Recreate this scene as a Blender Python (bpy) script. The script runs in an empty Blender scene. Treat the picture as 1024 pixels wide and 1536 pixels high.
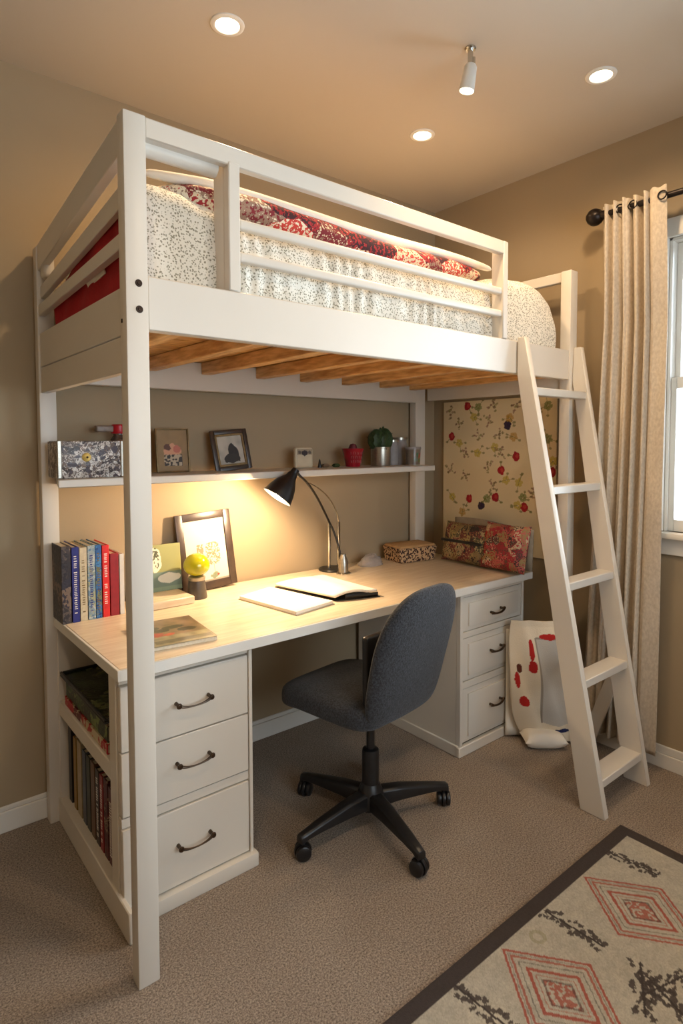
import bpy, bmesh, math, random
import numpy as np
from mathutils import Vector, Matrix
random.seed(7); rng = np.random.default_rng(7)
C = bpy.context.scene.collection
PI = math.pi
def S(r, g, b):
    f = lambda c: (c/255/12.92) if c/255 <= .04045 else ((c/255+.055)/1.055)**2.4
    return (f(r), f(g), f(b))

# ---------------------------------------------------------------- camera, world, big lights, exposure
CX, CY, CZ, YAW, PITCH, ROLL, FPX, SY = -.52106, -1.44205, 1.37433, -.68521, -.04769, -.00222, 904.47, -62.02
fw = Vector((math.sin(-YAW)*math.cos(PITCH), math.cos(-YAW)*math.cos(PITCH), math.sin(PITCH)))
rt = Vector((math.cos(-YAW), -math.sin(-YAW), 0)); up = rt.cross(fw)
c_, s_ = math.cos(ROLL), math.sin(ROLL)
rt, up = c_*rt+s_*up, -s_*rt+c_*up
cam = bpy.data.cameras.new('camera'); co = bpy.data.objects.new('camera', cam); C.objects.link(co)
cam.sensor_fit = 'HORIZONTAL'; cam.sensor_width = 36; cam.lens = 36*FPX/1024; cam.shift_y = SY/1024
cam.clip_start = .02
m = Matrix((rt, up, -fw)).transposed().to_4x4(); m.translation = (CX, CY, CZ); co.matrix_world = m
bpy.context.scene.camera = co
vs = bpy.context.scene.view_settings
vs.view_transform = 'Standard'; vs.look = 'None'; vs.gamma = 1; vs.use_curve_mapping = False
vs.exposure = .95
w = bpy.data.worlds.new('daylight'); bpy.context.scene.world = w; w.use_nodes = True
w.node_tree.nodes['Background'].inputs[0].default_value = (.78, .9, 1, 1)
w.node_tree.nodes['Background'].inputs[1].default_value = 2.2
def area(name, loc, target, sx, sy, power, color):
    l = bpy.data.lights.new(name, 'AREA'); l.shape = 'RECTANGLE'; l.size = sx; l.size_y = sy; l.energy = power; l.color = color
    o = bpy.data.objects.new(name, l); C.objects.link(o); o.location = loc
    o.rotation_euler = (Vector(target)-Vector(loc)).to_track_quat('-Z', 'Y').to_euler()
    return o
P_WIN, P_BACK, P_DOWN, P_DESK = 48, 9, 14.5, 12
WARM = (1, .70, .41)
area('window_daylight', (2.42, -.8, 1.60), (1, -.8, 1.5), 1.3, 1.6, P_WIN, (.85, .93, 1))
area('added_rear_fill', (.5, -2.72, 1.55), (.5, 0, 1.3), 1.7, 1.3, P_BACK, (1, .93, .86))  # fill light added behind the camera to brighten the bed front

# ---------------------------------------------------------------- materials
def mat(name, col, rough=.5, metal=0, noise=0, nscale=8, bump=0, bscale=200, trans=0, alpha=1, emit=None, estr=0, sheen=0, coat=0, ior=None, col2=None, stretch=None):
    m = bpy.data.materials.new(name); m.use_nodes = True; nt = m.node_tree; b = nt.nodes['Principled BSDF']
    b.inputs['Base Color'].default_value = (*col, 1); b.inputs['Roughness'].default_value = rough; b.inputs['Metallic'].default_value = metal
    if trans: b.inputs['Transmission Weight'].default_value = trans
    if ior: b.inputs['IOR'].default_value = ior
    if sheen: b.inputs['Sheen Weight'].default_value = sheen
    if coat: b.inputs['Coat Weight'].default_value = coat
    if alpha < 1: b.inputs['Alpha'].default_value = alpha
    if emit: b.inputs['Emission Color'].default_value = (*emit, 1); b.inputs['Emission Strength'].default_value = estr
    tc = nt.nodes.new('ShaderNodeTexCoord'); mp = nt.nodes.new('ShaderNodeMapping'); nt.links.new(tc.outputs['Object'], mp.inputs[0])
    if stretch: mp.inputs['Scale'].default_value = stretch
    if noise or col2:
        n = nt.nodes.new('ShaderNodeTexNoise'); n.inputs['Scale'].default_value = nscale; n.inputs['Detail'].default_value = 6
        nt.links.new(mp.outputs[0], n.inputs[0])
        r = nt.nodes.new('ShaderNodeValToRGB'); nt.links.new(n.outputs[0], r.inputs[0])
        c2 = col2 or tuple(max(0, c*(1-noise)) for c in col)
        c1 = col if col2 else tuple(min(1, c*(1+noise)) for c in col)
        r.color_ramp.elements[0].position = .35; r.color_ramp.elements[1].position = .65
        r.color_ramp.elements[0].color = (*c2, 1); r.color_ramp.elements[1].color = (*c1, 1)
        nt.links.new(r.outputs[0], b.inputs['Base Color'])
    if bump:
        n = nt.nodes.new('ShaderNodeTexNoise'); n.inputs['Scale'].default_value = bscale; n.inputs['Detail'].default_value = 3
        nt.links.new(mp.outputs[0], n.inputs[0])
        bu = nt.nodes.new('ShaderNodeBump'); bu.inputs['Strength'].default_value = bump; bu.inputs['Distance'].default_value = .004
        nt.links.new(n.outputs[0], bu.inputs['Height']); nt.links.new(bu.outputs[0], b.inputs['Normal'])
    return m
def attr_mat(name, rough=.6, bump=0, bscale=300, coat=0, grain=0):
    m = mat(name, (.5, .5, .5), rough, bump=bump, bscale=bscale, coat=coat); nt = m.node_tree
    a = nt.nodes.new('ShaderNodeAttribute'); a.attribute_name = 'Col'
    nt.links.new(a.outputs['Color'], nt.nodes['Principled BSDF'].inputs['Base Color'])
    return m
def pattern_mat(name, base, spots, scale, thr=.3, rough=.85, bump=.3, bscale=120):
    """small scattered sprigs: a Voronoi of spots over a plain ground"""
    m = mat(name, base, rough, bump=bump, bscale=bscale); nt = m.node_tree; b = nt.nodes['Principled BSDF']
    tc = nt.nodes.new('ShaderNodeTexCoord')
    v = nt.nodes.new('ShaderNodeTexVoronoi'); v.inputs['Scale'].default_value = scale; nt.links.new(tc.outputs['Object'], v.inputs[0])
    n = nt.nodes.new('ShaderNodeTexNoise'); n.inputs['Scale'].default_value = scale*1.3; n.inputs['Detail'].default_value = 4; nt.links.new(tc.outputs['Object'], n.inputs[0])
    ad = nt.nodes.new('ShaderNodeMath'); ad.operation = 'ADD'; nt.links.new(v.outputs['Distance'], ad.inputs[0]); nt.links.new(n.outputs[0], ad.inputs[1])
    r = nt.nodes.new('ShaderNodeValToRGB'); nt.links.new(ad.outputs[0], r.inputs[0])
    e = r.color_ramp.elements; e[0].position = thr; e[0].color = (*spots[0], 1); e[1].position = thr+.12; e[1].color = (*base, 1)
    x = e.new(thr-.1); x.color = (*spots[-1], 1)
    nt.links.new(r.outputs[0], b.inputs['Base Color'])
    return m
def patch_mat(name, cols, scale, rough=.8, fine=60, stretch=(1, 1, 1)):
    """patchwork print: Voronoi cells each with its own colour, broken up with fine scribble"""
    m = mat(name, cols[0], rough, bump=.4, bscale=90); nt = m.node_tree; b = nt.nodes['Principled BSDF']
    tc = nt.nodes.new('ShaderNodeTexCoord'); mp = nt.nodes.new('ShaderNodeMapping'); mp.inputs['Scale'].default_value = stretch; nt.links.new(tc.outputs['Object'], mp.inputs[0])
    n0 = nt.nodes.new('ShaderNodeTexNoise'); n0.inputs['Scale'].default_value = 9; nt.links.new(mp.outputs[0], n0.inputs[0])
    mx = nt.nodes.new('ShaderNodeVectorMath'); mx.operation = 'MULTIPLY_ADD'; nt.links.new(n0.outputs['Color'], mx.inputs[0]); mx.inputs[1].default_value = (.12, .12, .12); nt.links.new(mp.outputs[0], mx.inputs[2])
    v = nt.nodes.new('ShaderNodeTexVoronoi'); v.inputs['Scale'].default_value = scale; nt.links.new(mx.outputs[0], v.inputs[0])
    sp = nt.nodes.new('ShaderNodeSeparateColor'); nt.links.new(v.outputs['Color'], sp.inputs[0])
    n = nt.nodes.new('ShaderNodeTexNoise'); n.inputs['Scale'].default_value = fine; n.inputs['Detail'].default_value = 3; nt.links.new(tc.outputs['Object'], n.inputs[0])
    ma = nt.nodes.new('ShaderNodeMath'); ma.operation = 'MULTIPLY_ADD'; nt.links.new(n.outputs[0], ma.inputs[0]); ma.inputs[1].default_value = .7; nt.links.new(sp.outputs[0], ma.inputs[2])
    sb = nt.nodes.new('ShaderNodeMath'); sb.operation = 'SUBTRACT'; nt.links.new(ma.outputs[0], sb.inputs[0]); sb.inputs[1].default_value = .35
    r = nt.nodes.new('ShaderNodeValToRGB'); r.color_ramp.interpolation = 'CONSTANT'; nt.links.new(sb.outputs[0], r.inputs[0])
    e = r.color_ramp.elements; e[0].position = 0; e[0].color = (*cols[0], 1); e[1].position = 1/len(cols); e[1].color = (*cols[1], 1)
    for i in range(2, len(cols)):
        q = e.new(i/len(cols)); q.color = (*cols[i], 1)
    nt.links.new(r.outputs[0], b.inputs['Base Color'])
    return m
def wood_mat(name, c1, c2, scale, stretch, rough=.45):
    m = mat(name, c1, rough, col2=c2, nscale=scale, stretch=stretch, bump=.08, bscale=scale*3)
    return m
M = {}
M['wall'] = mat('wall_paint', S(165, 146, 117), .85, noise=.02, nscale=2, bump=.05, bscale=250)
M['ceiling'] = mat('ceiling_paint', S(196, 184, 166), .9, noise=.01, nscale=2)
M['white'] = mat('white_paint', S(216, 208, 195), .35, noise=.015, nscale=3)
M['trim'] = mat('trim_paint', S(228, 224, 215), .35, noise=.015, nscale=3)
M['carpet'] = None
M['metal'] = mat('aged_bronze', S(92, 78, 66), .3, metal=1, noise=.2, nscale=40)
M['bolt'] = mat('dark_bolt', S(60, 48, 40), .4, metal=1, noise=.1, nscale=60)
M['chrome'] = mat('chrome', S(200, 198, 192), .15, metal=1, noise=.03, nscale=10)
M['black'] = mat('black_plastic', S(26, 25, 26), .35, noise=.15, nscale=30)
M['rod'] = mat('rod_metal', S(40, 32, 28), .35, metal=.6, noise=.2, nscale=30)
M['pine'] = wood_mat('pine_timber', S(236, 190, 124), S(190, 138, 78), 14, (6, .7, 6))
M['pine_x'] = wood_mat('pine_boards', S(224, 178, 110), S(180, 128, 70), 14, (.7, 6, 6))
M['desk'] = wood_mat('desk_laminate', S(230, 212, 184), S(214, 192, 160), 9, (.8, 9, 6), .3)
M['paper'] = mat('paper', S(236, 230, 218), .7, noise=.02, nscale=20)
M['page'] = mat('page_edges', S(214, 202, 178), .8, noise=.08, nscale=120)
M['fabric_grey'] = mat('charcoal_wool', S(45, 47, 52), .95, noise=.65, nscale=170, bump=.6, bscale=300, sheen=.15)
M['floral'] = pattern_mat('sprigged_cotton', S(232, 226, 212), [S(172, 166, 146), S(142, 136, 116)], 150, .82)
M['ruffle'] = pattern_mat('fine_sprig_cotton', S(226, 224, 210), [S(146, 146, 122), S(128, 124, 102)], 95, .70)
M['quilt'] = patch_mat('patchwork_print', [S(60, 22, 26), S(158, 34, 38), S(220, 200, 168), S(196, 60, 50), S(228, 214, 188), S(150, 120, 100), S(120, 28, 36), S(210, 190, 160)], 7.5, fine=85)
M['tapestry'] = patch_mat('tapestry_print', [S(52, 42, 32), S(104, 50, 42), S(150, 128, 76), S(64, 60, 42), S(164, 144, 98), S(120, 56, 50), S(44, 38, 34), S(130, 106, 66)], 22, fine=110)
M['rosefabric'] = patch_mat('rose_print', [S(150, 44, 50), S(90, 60, 50), S(176, 60, 64), S(196, 176, 140), S(60, 44, 40), S(190, 90, 80), S(150, 130, 80), S(160, 40, 50)], 26, fine=130)
M['red'] = mat('red_fleece', S(168, 18, 28), .9, noise=.15, nscale=12, bump=.3, bscale=80)
M['sheet'] = mat('white_sheet', S(232, 224, 210), .9, noise=.03, nscale=12, bump=.2, bscale=40)
M['curtain'] = mat('curtain_linen', S(206, 193, 174), .9, col2=S(188, 174, 155), nscale=110, stretch=(1, 1, .6), bump=.3, bscale=160)
M['glasspane'] = None
M['paint'] = attr_mat('printed_paper', .55)
M['paint_gloss'] = attr_mat('printed_gloss', .3, coat=.3)
M['paint_rug'] = attr_mat('woven_rug', .95, bump=1, bscale=500)
M['paint_cloth'] = attr_mat('printed_cloth', .9, bump=.3, bscale=200)
M['frame_dark'] = mat('dark_frame', S(62, 48, 38), .35, noise=.2, nscale=30)
M['frame_gold'] = mat('worn_gilt', S(128, 104, 66), .4, metal=.5, noise=.2, nscale=40)
M['glass'] = mat('clear_glass', S(235, 240, 238), .05, trans=.9, ior=1.3, noise=.02, nscale=10)
M['yellowglass'] = mat('yellow_green_glass', S(190, 186, 20), .08, trans=.35, coat=.6, noise=.15, nscale=12)
M['greystone'] = mat('grey_stoneware', S(74, 66, 58), .4, noise=.15, nscale=25)
M['leaf'] = mat('dark_leaf', S(44, 64, 30), .6, noise=.4, nscale=60)
M['tin'] = mat('brushed_tin', S(170, 164, 152), .3, metal=.9, noise=.1, nscale=30, stretch=(1, 1, 12))
M['cream'] = mat('cream_plastic', S(220, 208, 180), .5, noise=.05, nscale=20)
M['redglass'] = mat('red_glaze', S(150, 14, 32), .2, coat=.5, noise=.2, nscale=25)
M['lilac'] = mat('frosted_plastic', S(170, 162, 158), .4, noise=.1, nscale=20, alpha=.75)

# carpet: mottled looped pile
m = mat('carpet_pile', S(140, 120, 102), 1, bump=.6, bscale=300); M['carpet'] = m; nt = m.node_tree; b = nt.nodes['Principled BSDF']
tc = nt.nodes.new('ShaderNodeTexCoord')
n1 = nt.nodes.new('ShaderNodeTexNoise'); n1.inputs['Scale'].default_value = 190; n1.inputs['Detail'].default_value = 8; n1.inputs['Roughness'].default_value = .85; nt.links.new(tc.outputs['Object'], n1.inputs[0])
n2 = nt.nodes.new('ShaderNodeTexNoise'); n2.inputs['Scale'].default_value = 3; nt.links.new(tc.outputs['Object'], n2.inputs[0])
r1 = nt.nodes.new('ShaderNodeValToRGB'); nt.links.new(n1.outputs[0], r1.inputs[0])
e = r1.color_ramp.elements; e[0].position = .38; e[0].color = (*S(66, 53, 44), 1); e[1].position = .60; e[1].color = (*S(190, 173, 155), 1)
r2 = nt.nodes.new('ShaderNodeValToRGB'); nt.links.new(n2.outputs[0], r2.inputs[0])
e = r2.color_ramp.elements; e[0].position = .3; e[0].color = (.86, .84, .82, 1); e[1].position = .7; e[1].color = (1, 1, 1, 1)
mx = nt.nodes.new('ShaderNodeMix'); mx.data_type = 'RGBA'; mx.blend_type = 'MULTIPLY'; mx.inputs[0].default_value = 1
nt.links.new(r1.outputs[0], mx.inputs[6]); nt.links.new(r2.outputs[0], mx.inputs[7]); nt.links.new(mx.outputs[2], b.inputs['Base Color'])
for nd in nt.nodes:
    if nd.type == 'BUMP': nd.inputs['Distance'].default_value = .008
# thin window pane
m = bpy.data.materials.new('window_glass'); m.use_nodes = True; nt = m.node_tree; nt.nodes.clear(); M['glasspane'] = m
o_ = nt.nodes.new('ShaderNodeOutputMaterial'); a = nt.nodes.new('ShaderNodeBsdfTransparent'); g = nt.nodes.new('ShaderNodeBsdfGlossy'); x = nt.nodes.new('ShaderNodeMixShader'); f = nt.nodes.new('ShaderNodeFresnel')
a.inputs[0].default_value = (.93, .97, 1, 1); g.inputs['Roughness'].default_value = .02
nt.links.new(f.outputs[0], x.inputs[0]); nt.links.new(a.outputs[0], x.inputs[1]); nt.links.new(g.outputs[0], x.inputs[2]); nt.links.new(x.outputs[0], o_.inputs[0])

# ---------------------------------------------------------------- helpers
def smooth(me, ang=40):
    for p in me.polygons: p.use_smooth = True
    try: me.set_sharp_from_angle(angle=math.radians(ang))
    except Exception: pass
def obj(name, bm, m, parent=None, sm=True, sub=0, loc=None):
    me = bpy.data.meshes.new(name); bm.normal_update(); bm.to_mesh(me); bm.free()
    if isinstance(m, (list, tuple)):
        for q in m: me.materials.append(q)
    else: me.materials.append(m)
    if sm: smooth(me)
    o = bpy.data.objects.new(name, me); C.objects.link(o)
    if parent: o.parent = parent
    if loc: o.location = loc
    if sub:
        md = o.modifiers.new('sub', 'SUBSURF'); md.levels = sub; md.render_levels = sub
    return o
def tag(o, label, cat=None, group=None):
    o['label'] = label
    if cat: o['category'] = cat
    if group: o['group'] = group
    return o
def thing(name, label, cat, loc=(0, 0, 0), rz=0, group=None):
    o = bpy.data.objects.new(name, None); C.objects.link(o); o.location = loc; o.rotation_euler = (0, 0, rz); o.empty_display_size = .05
    return tag(o, label, cat, group)
def struct(name, bm, m, **k):
    o = obj(name, bm, m, **k)
    if not k.get('parent'): o['kind'] = 'structure'
    return o
def B(): return bmesh.new()
def bx(bm, x0, x1, y0, y1, z0, z1, bev=.002, seg=1, mtx=None, mi=0):
    g = bmesh.ops.create_cube(bm, size=1)
    vs_ = g['verts']
    M4 = Matrix.Translation(((x0+x1)/2, (y0+y1)/2, (z0+z1)/2)) @ Matrix.Diagonal((abs(x1-x0), abs(y1-y0), abs(z1-z0), 1))
    bmesh.ops.transform(bm, matrix=M4, verts=vs_)
    fs = {f for v in vs_ for f in v.link_faces}
    if bev:
        es = {e for v in vs_ for e in v.link_edges}
        r = bmesh.ops.bevel(bm, geom=list(es), offset=bev, segments=seg, profile=.6, affect='EDGES')
        vs_ = list({v for f in r['faces'] for v in f.verts} | {v for v in vs_ if v.is_valid})
        fs = {f for v in vs_ for f in v.link_faces}
    for f in fs: f.material_index = mi
    if mtx is not None: bmesh.ops.transform(bm, matrix=mtx, verts=list({v for f in fs for v in f.verts}))
    return bm
def box(*a, **k): return bx(B(), *a, **k)
def hexa(pts, bev=.002, bm=None):
    """8 corner points: bottom 4 then top 4, same winding"""
    bm = bm or B(); v = [bm.verts.new(p) for p in pts]
    fs = [bm.faces.new([v[i] for i in q]) for q in ((3, 2, 1, 0), (4, 5, 6, 7), (0, 1, 5, 4), (1, 2, 6, 5), (2, 3, 7, 6), (3, 0, 4, 7))]
    bmesh.ops.recalc_face_normals(bm, faces=fs)
    if bev: bmesh.ops.bevel(bm, geom=list({e for f in fs for e in f.edges}), offset=bev, segments=1, affect='EDGES')
    return bm
def tube(bm, pts, r, n=12, cap=True):
    pts = [Vector(p) for p in pts]; rings = []
    rr = r if isinstance(r, (list, tuple)) else [r]*len(pts)
    d0 = (pts[1]-pts[0]).normalized(); ref = Vector((0, 0, 1)) if abs(d0.z) < .9 else Vector((1, 0, 0)); nrm = d0.cross(ref).normalized()
    for i, p in enumerate(pts):
        d = ((pts[min(i+1, len(pts)-1)]-pts[max(i-1, 0)])).normalized()
        nrm = (nrm-d*nrm.dot(d)).normalized(); bn = d.cross(nrm)
        rings.append([bm.verts.new(p+(nrm*math.cos(2*PI*k/n)+bn*math.sin(2*PI*k/n))*rr[i]) for k in range(n)])
    for a, b in zip(rings, rings[1:]):
        for k in range(n): bm.faces.new((a[k], a[(k+1) % n], b[(k+1) % n], b[k]))
    if cap: bm.faces.new(rings[0][::-1]); bm.faces.new(rings[-1])
    return bm
def lathe(prof, n=32, bm=None, mtx=None):
    bm = bm or B(); rings = []; allv = []
    for r, z in prof:
        if r < 1e-5: ring = [bm.verts.new((0, 0, z))]
        else: ring = [bm.verts.new((r*math.cos(2*PI*k/n), r*math.sin(2*PI*k/n), z)) for k in range(n)]
        rings.append(ring); allv += ring
    for a, b in zip(rings, rings[1:]):
        for k in range(n):
            if len(a) == 1 and len(b) == 1: continue
            if len(a) == 1: bm.faces.new((a[0], b[(k+1) % n], b[k]))
            elif len(b) == 1: bm.faces.new((a[k], a[(k+1) % n], b[0]))
            else: bm.faces.new((a[k], a[(k+1) % n], b[(k+1) % n], b[k]))
    bmesh.ops.recalc_face_normals(bm, faces=list({f for v in allv for f in v.link_faces}))
    if mtx is not None: bmesh.ops.transform(bm, matrix=mtx, verts=allv)
    return bm
def bez(p0, p1, p2, p3, n=16):
    P = [Vector(p) for p in (p0, p1, p2, p3)]
    return [P[0]*(1-t)**3+P[1]*3*t*(1-t)**2+P[2]*3*t*t*(1-t)+P[3]*t**3 for t in [i/n for i in range(n+1)]]
def gridmesh(name, F, nu, nv, m, parent=None, col=None, thick=0, closeu=False):
    """F(u,v arrays 0..1)->xyz arrays; col(u,v)->rgb"""
    u, v = np.meshgrid(np.linspace(0, 1, nu), np.linspace(0, 1, nv)); u, v = u.ravel(), v.ravel()
    X = np.stack(F(u, v), 1)
    i = np.arange(nu-1)[None, :]+np.arange(nv-1)[:, None]*nu; i = i.ravel()
    faces = np.stack([i, i+1, i+1+nu, i+nu], 1)
    me = bpy.data.meshes.new(name); me.from_pydata(X.tolist(), [], faces.tolist()); me.materials.append(m)
    if col is not None:
        rgb = np.clip(np.stack(col(u, v), 1), 0, 1); a = me.color_attributes.new('Col', 'FLOAT_COLOR', 'POINT')
        a.data.foreach_set('color', np.concatenate([rgb, np.ones((len(rgb), 1))], 1).astype(np.float32).ravel())
    for p in me.polygons: p.use_smooth = True
    o = bpy.data.objects.new(name, me); C.objects.link(o)
    if parent: o.parent = parent
    if thick:
        md = o.modifiers.new('thick', 'SOLIDIFY'); md.thickness = thick; md.offset = -1
    return o
# ---- painting helpers (colour fields in metres)
def vnoise(x, y, s, seed=0):
    r = np.random.default_rng(seed); T = r.random((64, 64)); X, Y = x*s, y*s
    xi, yi = np.floor(X).astype(int), np.floor(Y).astype(int); fx, fy = X-xi, Y-yi; fx = fx*fx*(3-2*fx); fy = fy*fy*(3-2*fy)
    g = lambda a, b: T[a % 64, b % 64]
    return (g(xi, yi)*(1-fx)+g(xi+1, yi)*fx)*(1-fy)+(g(xi, yi+1)*(1-fx)+g(xi+1, yi+1)*fx)*fy
class Cv:
    def __init__(s, x, y, base): s.x, s.y = x, y; s.c = np.tile(np.array(base, float), (len(x), 1))
    def put(s, mask, col, a=1): mask = np.clip(mask.astype(float), 0, 1)[:, None]*a; s.c = s.c*(1-mask)+np.array(col)*mask; return s
    def rect(s, x0, x1, y0, y1, col, a=1): return s.put((s.x >= x0) & (s.x <= x1) & (s.y >= y0) & (s.y <= y1), col, a)
    def ell(s, cx, cy, rx, ry, col, a=1, wob=0, seed=0):
        d = ((s.x-cx)/rx)**2+((s.y-cy)/ry)**2
        if wob: d = d+wob*(vnoise(s.x, s.y, 2.2/max(rx, ry), seed)-.5)
        return s.put(d < 1, col, a)
    def line(s, x0, y0, x1, y1, w_, col, a=1):
        dx, dy = x1-x0, y1-y0; t = np.clip(((s.x-x0)*dx+(s.y-y0)*dy)/(dx*dx+dy*dy+1e-12), 0, 1)
        return s.put(np.hypot(s.x-x0-t*dx, s.y-y0-t*dy) < w_/2, col, a)
    def nz(s, sc, amt, seed=0): s.c *= (1+amt*(vnoise(s.x, s.y, sc, seed)-.5))[:, None]; return s
    def out(s): s.c = np.clip(s.c, 0, 1); return s.c[:, 0], s.c[:, 1], s.c[:, 2]
def flat(name, W, H, fn, m, parent=None, res=.003, thick=.002):
    """a printed sheet in its local XZ plane facing -Y, origin at the middle of its bottom edge"""
    nu, nv = max(2, int(W/res)+1), max(2, int(H/res)+1)
    def col(u, v): c = Cv((u-.5)*W, v*H, (.5, .5, .5)); fn(c); return c.out()
    return gridmesh(name, lambda u, v: ((u-.5)*W, 0*u, v*H), nu, nv, m, parent, col, thick)

# ---------------------------------------------------------------- room
XW, YW, ZC = 2.1, .92, 2.67        # right wall, back wall, ceiling
XL, YF = -1.7, -2.6
struct('floor', box(XL-.1, XW+.1, YF-.1, YW+.1, -.08, 0, bev=0), M['carpet'], sm=False)
struct('ceiling', box(XL-.1, XW+.1, YF-.1, YW+.1, ZC, ZC+.08, bev=0), M['ceiling'], sm=False)
struct('wall_back', box(XL-.1, XW+.1, YW, YW+.1, 0, ZC, bev=0), M['wall'], sm=False)
struct('wall_left', box(XL-.1, XL, YF, YW, 0, ZC, bev=0), M['wall'], sm=False)
WY0, WY1, WZ0, WZ1 = -1.28, -.355, 1.0, 2.2
bm = B(); bx(bm, XW, XW+.1, WY1, YW, 0, ZC, bev=0); bx(bm, XW, XW+.1, YF, WY0, 0, ZC, bev=0); bx(bm, XW, XW+.1, WY0, WY1, 0, WZ0, bev=0); bx(bm, XW, XW+.1, WY0, WY1, WZ1, ZC, bev=0)
struct('wall_right', bm, M['wall'], sm=False)
bm = B(); bx(bm, XL, -.4, YF-.1, YF, 0, ZC, bev=0); bx(bm, 1.4, XW, YF-.1, YF, 0, ZC, bev=0); bx(bm, -.4, 1.4, YF-.1, YF, 0, .9, bev=0); bx(bm, -.4, 1.4, YF-.1, YF, 2.2, ZC, bev=0)
struct('wall_front', bm, M['wall'], sm=False)
# baseboards
bm = B(); bx(bm, XL, XW, YW-.014, YW, 0, .075, bev=.002); bx(bm, XL, XW, YW-.009, YW, .075, .092, bev=.003)
struct('baseboard_back', bm, M['trim'])
bm = B(); bx(bm, XW-.014, XW, YF, YW, 0, .06, bev=.002); bx(bm, XW-.009, XW, YF, YW, .06, .095, bev=.003)
struct('baseboard_right', bm, M['trim'])
bm = B(); bx(bm, XL, XL+.014, YF, YW, 0, .08, bev=.002); struct('baseboard_left', bm, M['trim'])
# window on the right wall: two sashes, casing, sill
win = bpy.data.objects.new('window_1', None); C.objects.link(win); win['kind'] = 'structure'; win.location = (XW, (WY0+WY1)/2, WZ0)
def wpart(name, bm, m): o = obj(name, bm, m); o.parent = win; o.matrix_parent_inverse = Matrix.Translation(win.location).inverted(); return o
bm = B()
bx(bm, XW-.02, XW, WY1, WY1+.045, WZ0, WZ1+.06); bx(bm, XW-.02, XW, WY0-.065, WY0, WZ0, WZ1+.06); bx(bm, XW-.022, XW, WY0-.08, WY1+.08, WZ1, WZ1+.075)
bx(bm, XW, XW+.1, WY1-.012, WY1, WZ0, WZ1); bx(bm, XW, XW+.1, WY0, WY0+.012, WZ0, WZ1); bx(bm, XW, XW+.1, WY0, WY1, WZ1-.012, WZ1)
wpart('window_casing', bm, M['trim'])
bm = B(); bx(bm, XW-.05, XW+.1, WY0-.08, WY1+.08, WZ0-.025, WZ0, bev=.006, seg=2); wpart('window_sill', bm, M['trim'])
bm = B(); bx(bm, XW-.016, XW, WY0-.065, WY1+.065, WZ0-.095, WZ0-.025); wpart('window_apron', bm, M['trim'])
def sash(z0, z1, x):
    bm = B(); t = .022
    bx(bm, x, x+.03, WY1-.012-t, WY1-.012, z0, z1); bx(bm, x, x+.03, WY0+.012, WY0+.012+t, z0, z1)
    bx(bm, x+.0005, x+.0295, WY0+.012+t, WY1-.012-t, z0, z0+.05); bx(bm, x+.0005, x+.0295, WY0+.012+t, WY1-.012-t, z1-.045, z1)
    bx(bm, x+.01, x+.02, (WY0+WY1)/2-.008, (WY0+WY1)/2+.008, z0+.05, z1-.045)
    s = wpart('window_sash', bm, M['trim'])
    p = obj('window_pane', box(x+.0235, x+.0265, WY0+.012+t, WY1-.012-t, z0+.05, z1-.045, bev=0), M['glasspane'], s, sm=False); p.matrix_parent_inverse = Matrix.Identity(4)
sash(1.59, WZ1-.012, XW+.045); sash(WZ0, 1.635, XW+.012)
added_win = bpy.data.objects.new('added_rear_window', None); C.objects.link(added_win); added_win['kind'] = 'structure'  # unseen window, added behind the camera to let the rear fill in
bm = B(); bx(bm, -.46, -.4, YF, YF+.02, .84, 2.26); bx(bm, 1.4, 1.46, YF, YF+.02, .84, 2.26); bx(bm, -.4, 1.4, YF, YF+.02, 2.2, 2.26); bx(bm, -.4, 1.4, YF, YF+.02, .84, .9); bx(bm, .48, .52, YF-.06, YF-.02, .9, 2.2)
obj('window_casing', bm, M['trim'], added_win); obj('window_pane', box(-.4, 1.4, YF-.05, YF-.046, .9, 2.2, bev=0), M['glasspane'], added_win, sm=False)

# ---------------------------------------------------------------- loft bed
H = 2.155
bed = thing('loft_bed', 'white painted wooden loft bed raised above the desk', 'loft bed')
W_ = M['white']
obj('post', box(0, .055, 0, .045, 0, H, bev=.004, seg=2), W_, bed)
obj('post', box(0, .055, .855, .9, 0, 2.05, bev=.004, seg=2), W_, bed)
obj('post', box(1.965, 2.02, .0, .05, 0, 2.13, bev=.004, seg=2), W_, bed)
obj('post', box(1.885, 1.96, .86, .905, 0, 2.13, bev=.004, seg=2), W_, bed)
obj('front_rail', box(.055, 1.965, .004, .034, 1.647, 1.778, bev=.003), W_, bed)
obj('rear_rail', box(.055, 1.885, .855, .885, 1.585, 1.70, bev=.003), W_, bed)
obj('end_board', box(.006, .03, .045, .855, 1.636, 1.752, bev=.002), W_, bed)
obj('end_board', box(.006, .03, .045, .855, 1.546, 1.633, bev=.002), W_, bed)
obj('end_board', box(1.975, 2.0, .05, .86, 1.60, 1.75, bev=.002), W_, bed)
obj('end_slat', hexa([(.004, .045, 1.844), (.026, .045, 1.844), (.026, .855, 1.812), (.004, .855, 1.812), (.004, .045, 1.882), (.026, .045, 1.882), (.026, .855, 1.85), (.004, .855, 1.85)]), W_, bed)
obj('end_slat', hexa([(.012, .045, 1.95), (.03, .045, 1.95), (.03, .855, 1.872), (.012, .855, 1.872), (.012, .045, 2.004), (.03, .045, 2.004), (.03, .855, 1.915), (.012, .855, 1.915)]), W_, bed)
obj('end_top_rail', hexa([(.004, .04, 2.066), (.03, .04, 2.066), (.03, .87, 1.965), (.004, .87, 1.965), (.004, .04, 2.15), (.03, .04, 2.15), (.03, .87, 2.052), (.004, .87, 2.052)]), W_, bed)
obj('end_top_rail', box(1.975, 2.005, .05, .86, 2.085, 2.13, bev=.003), W_, bed)
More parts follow.
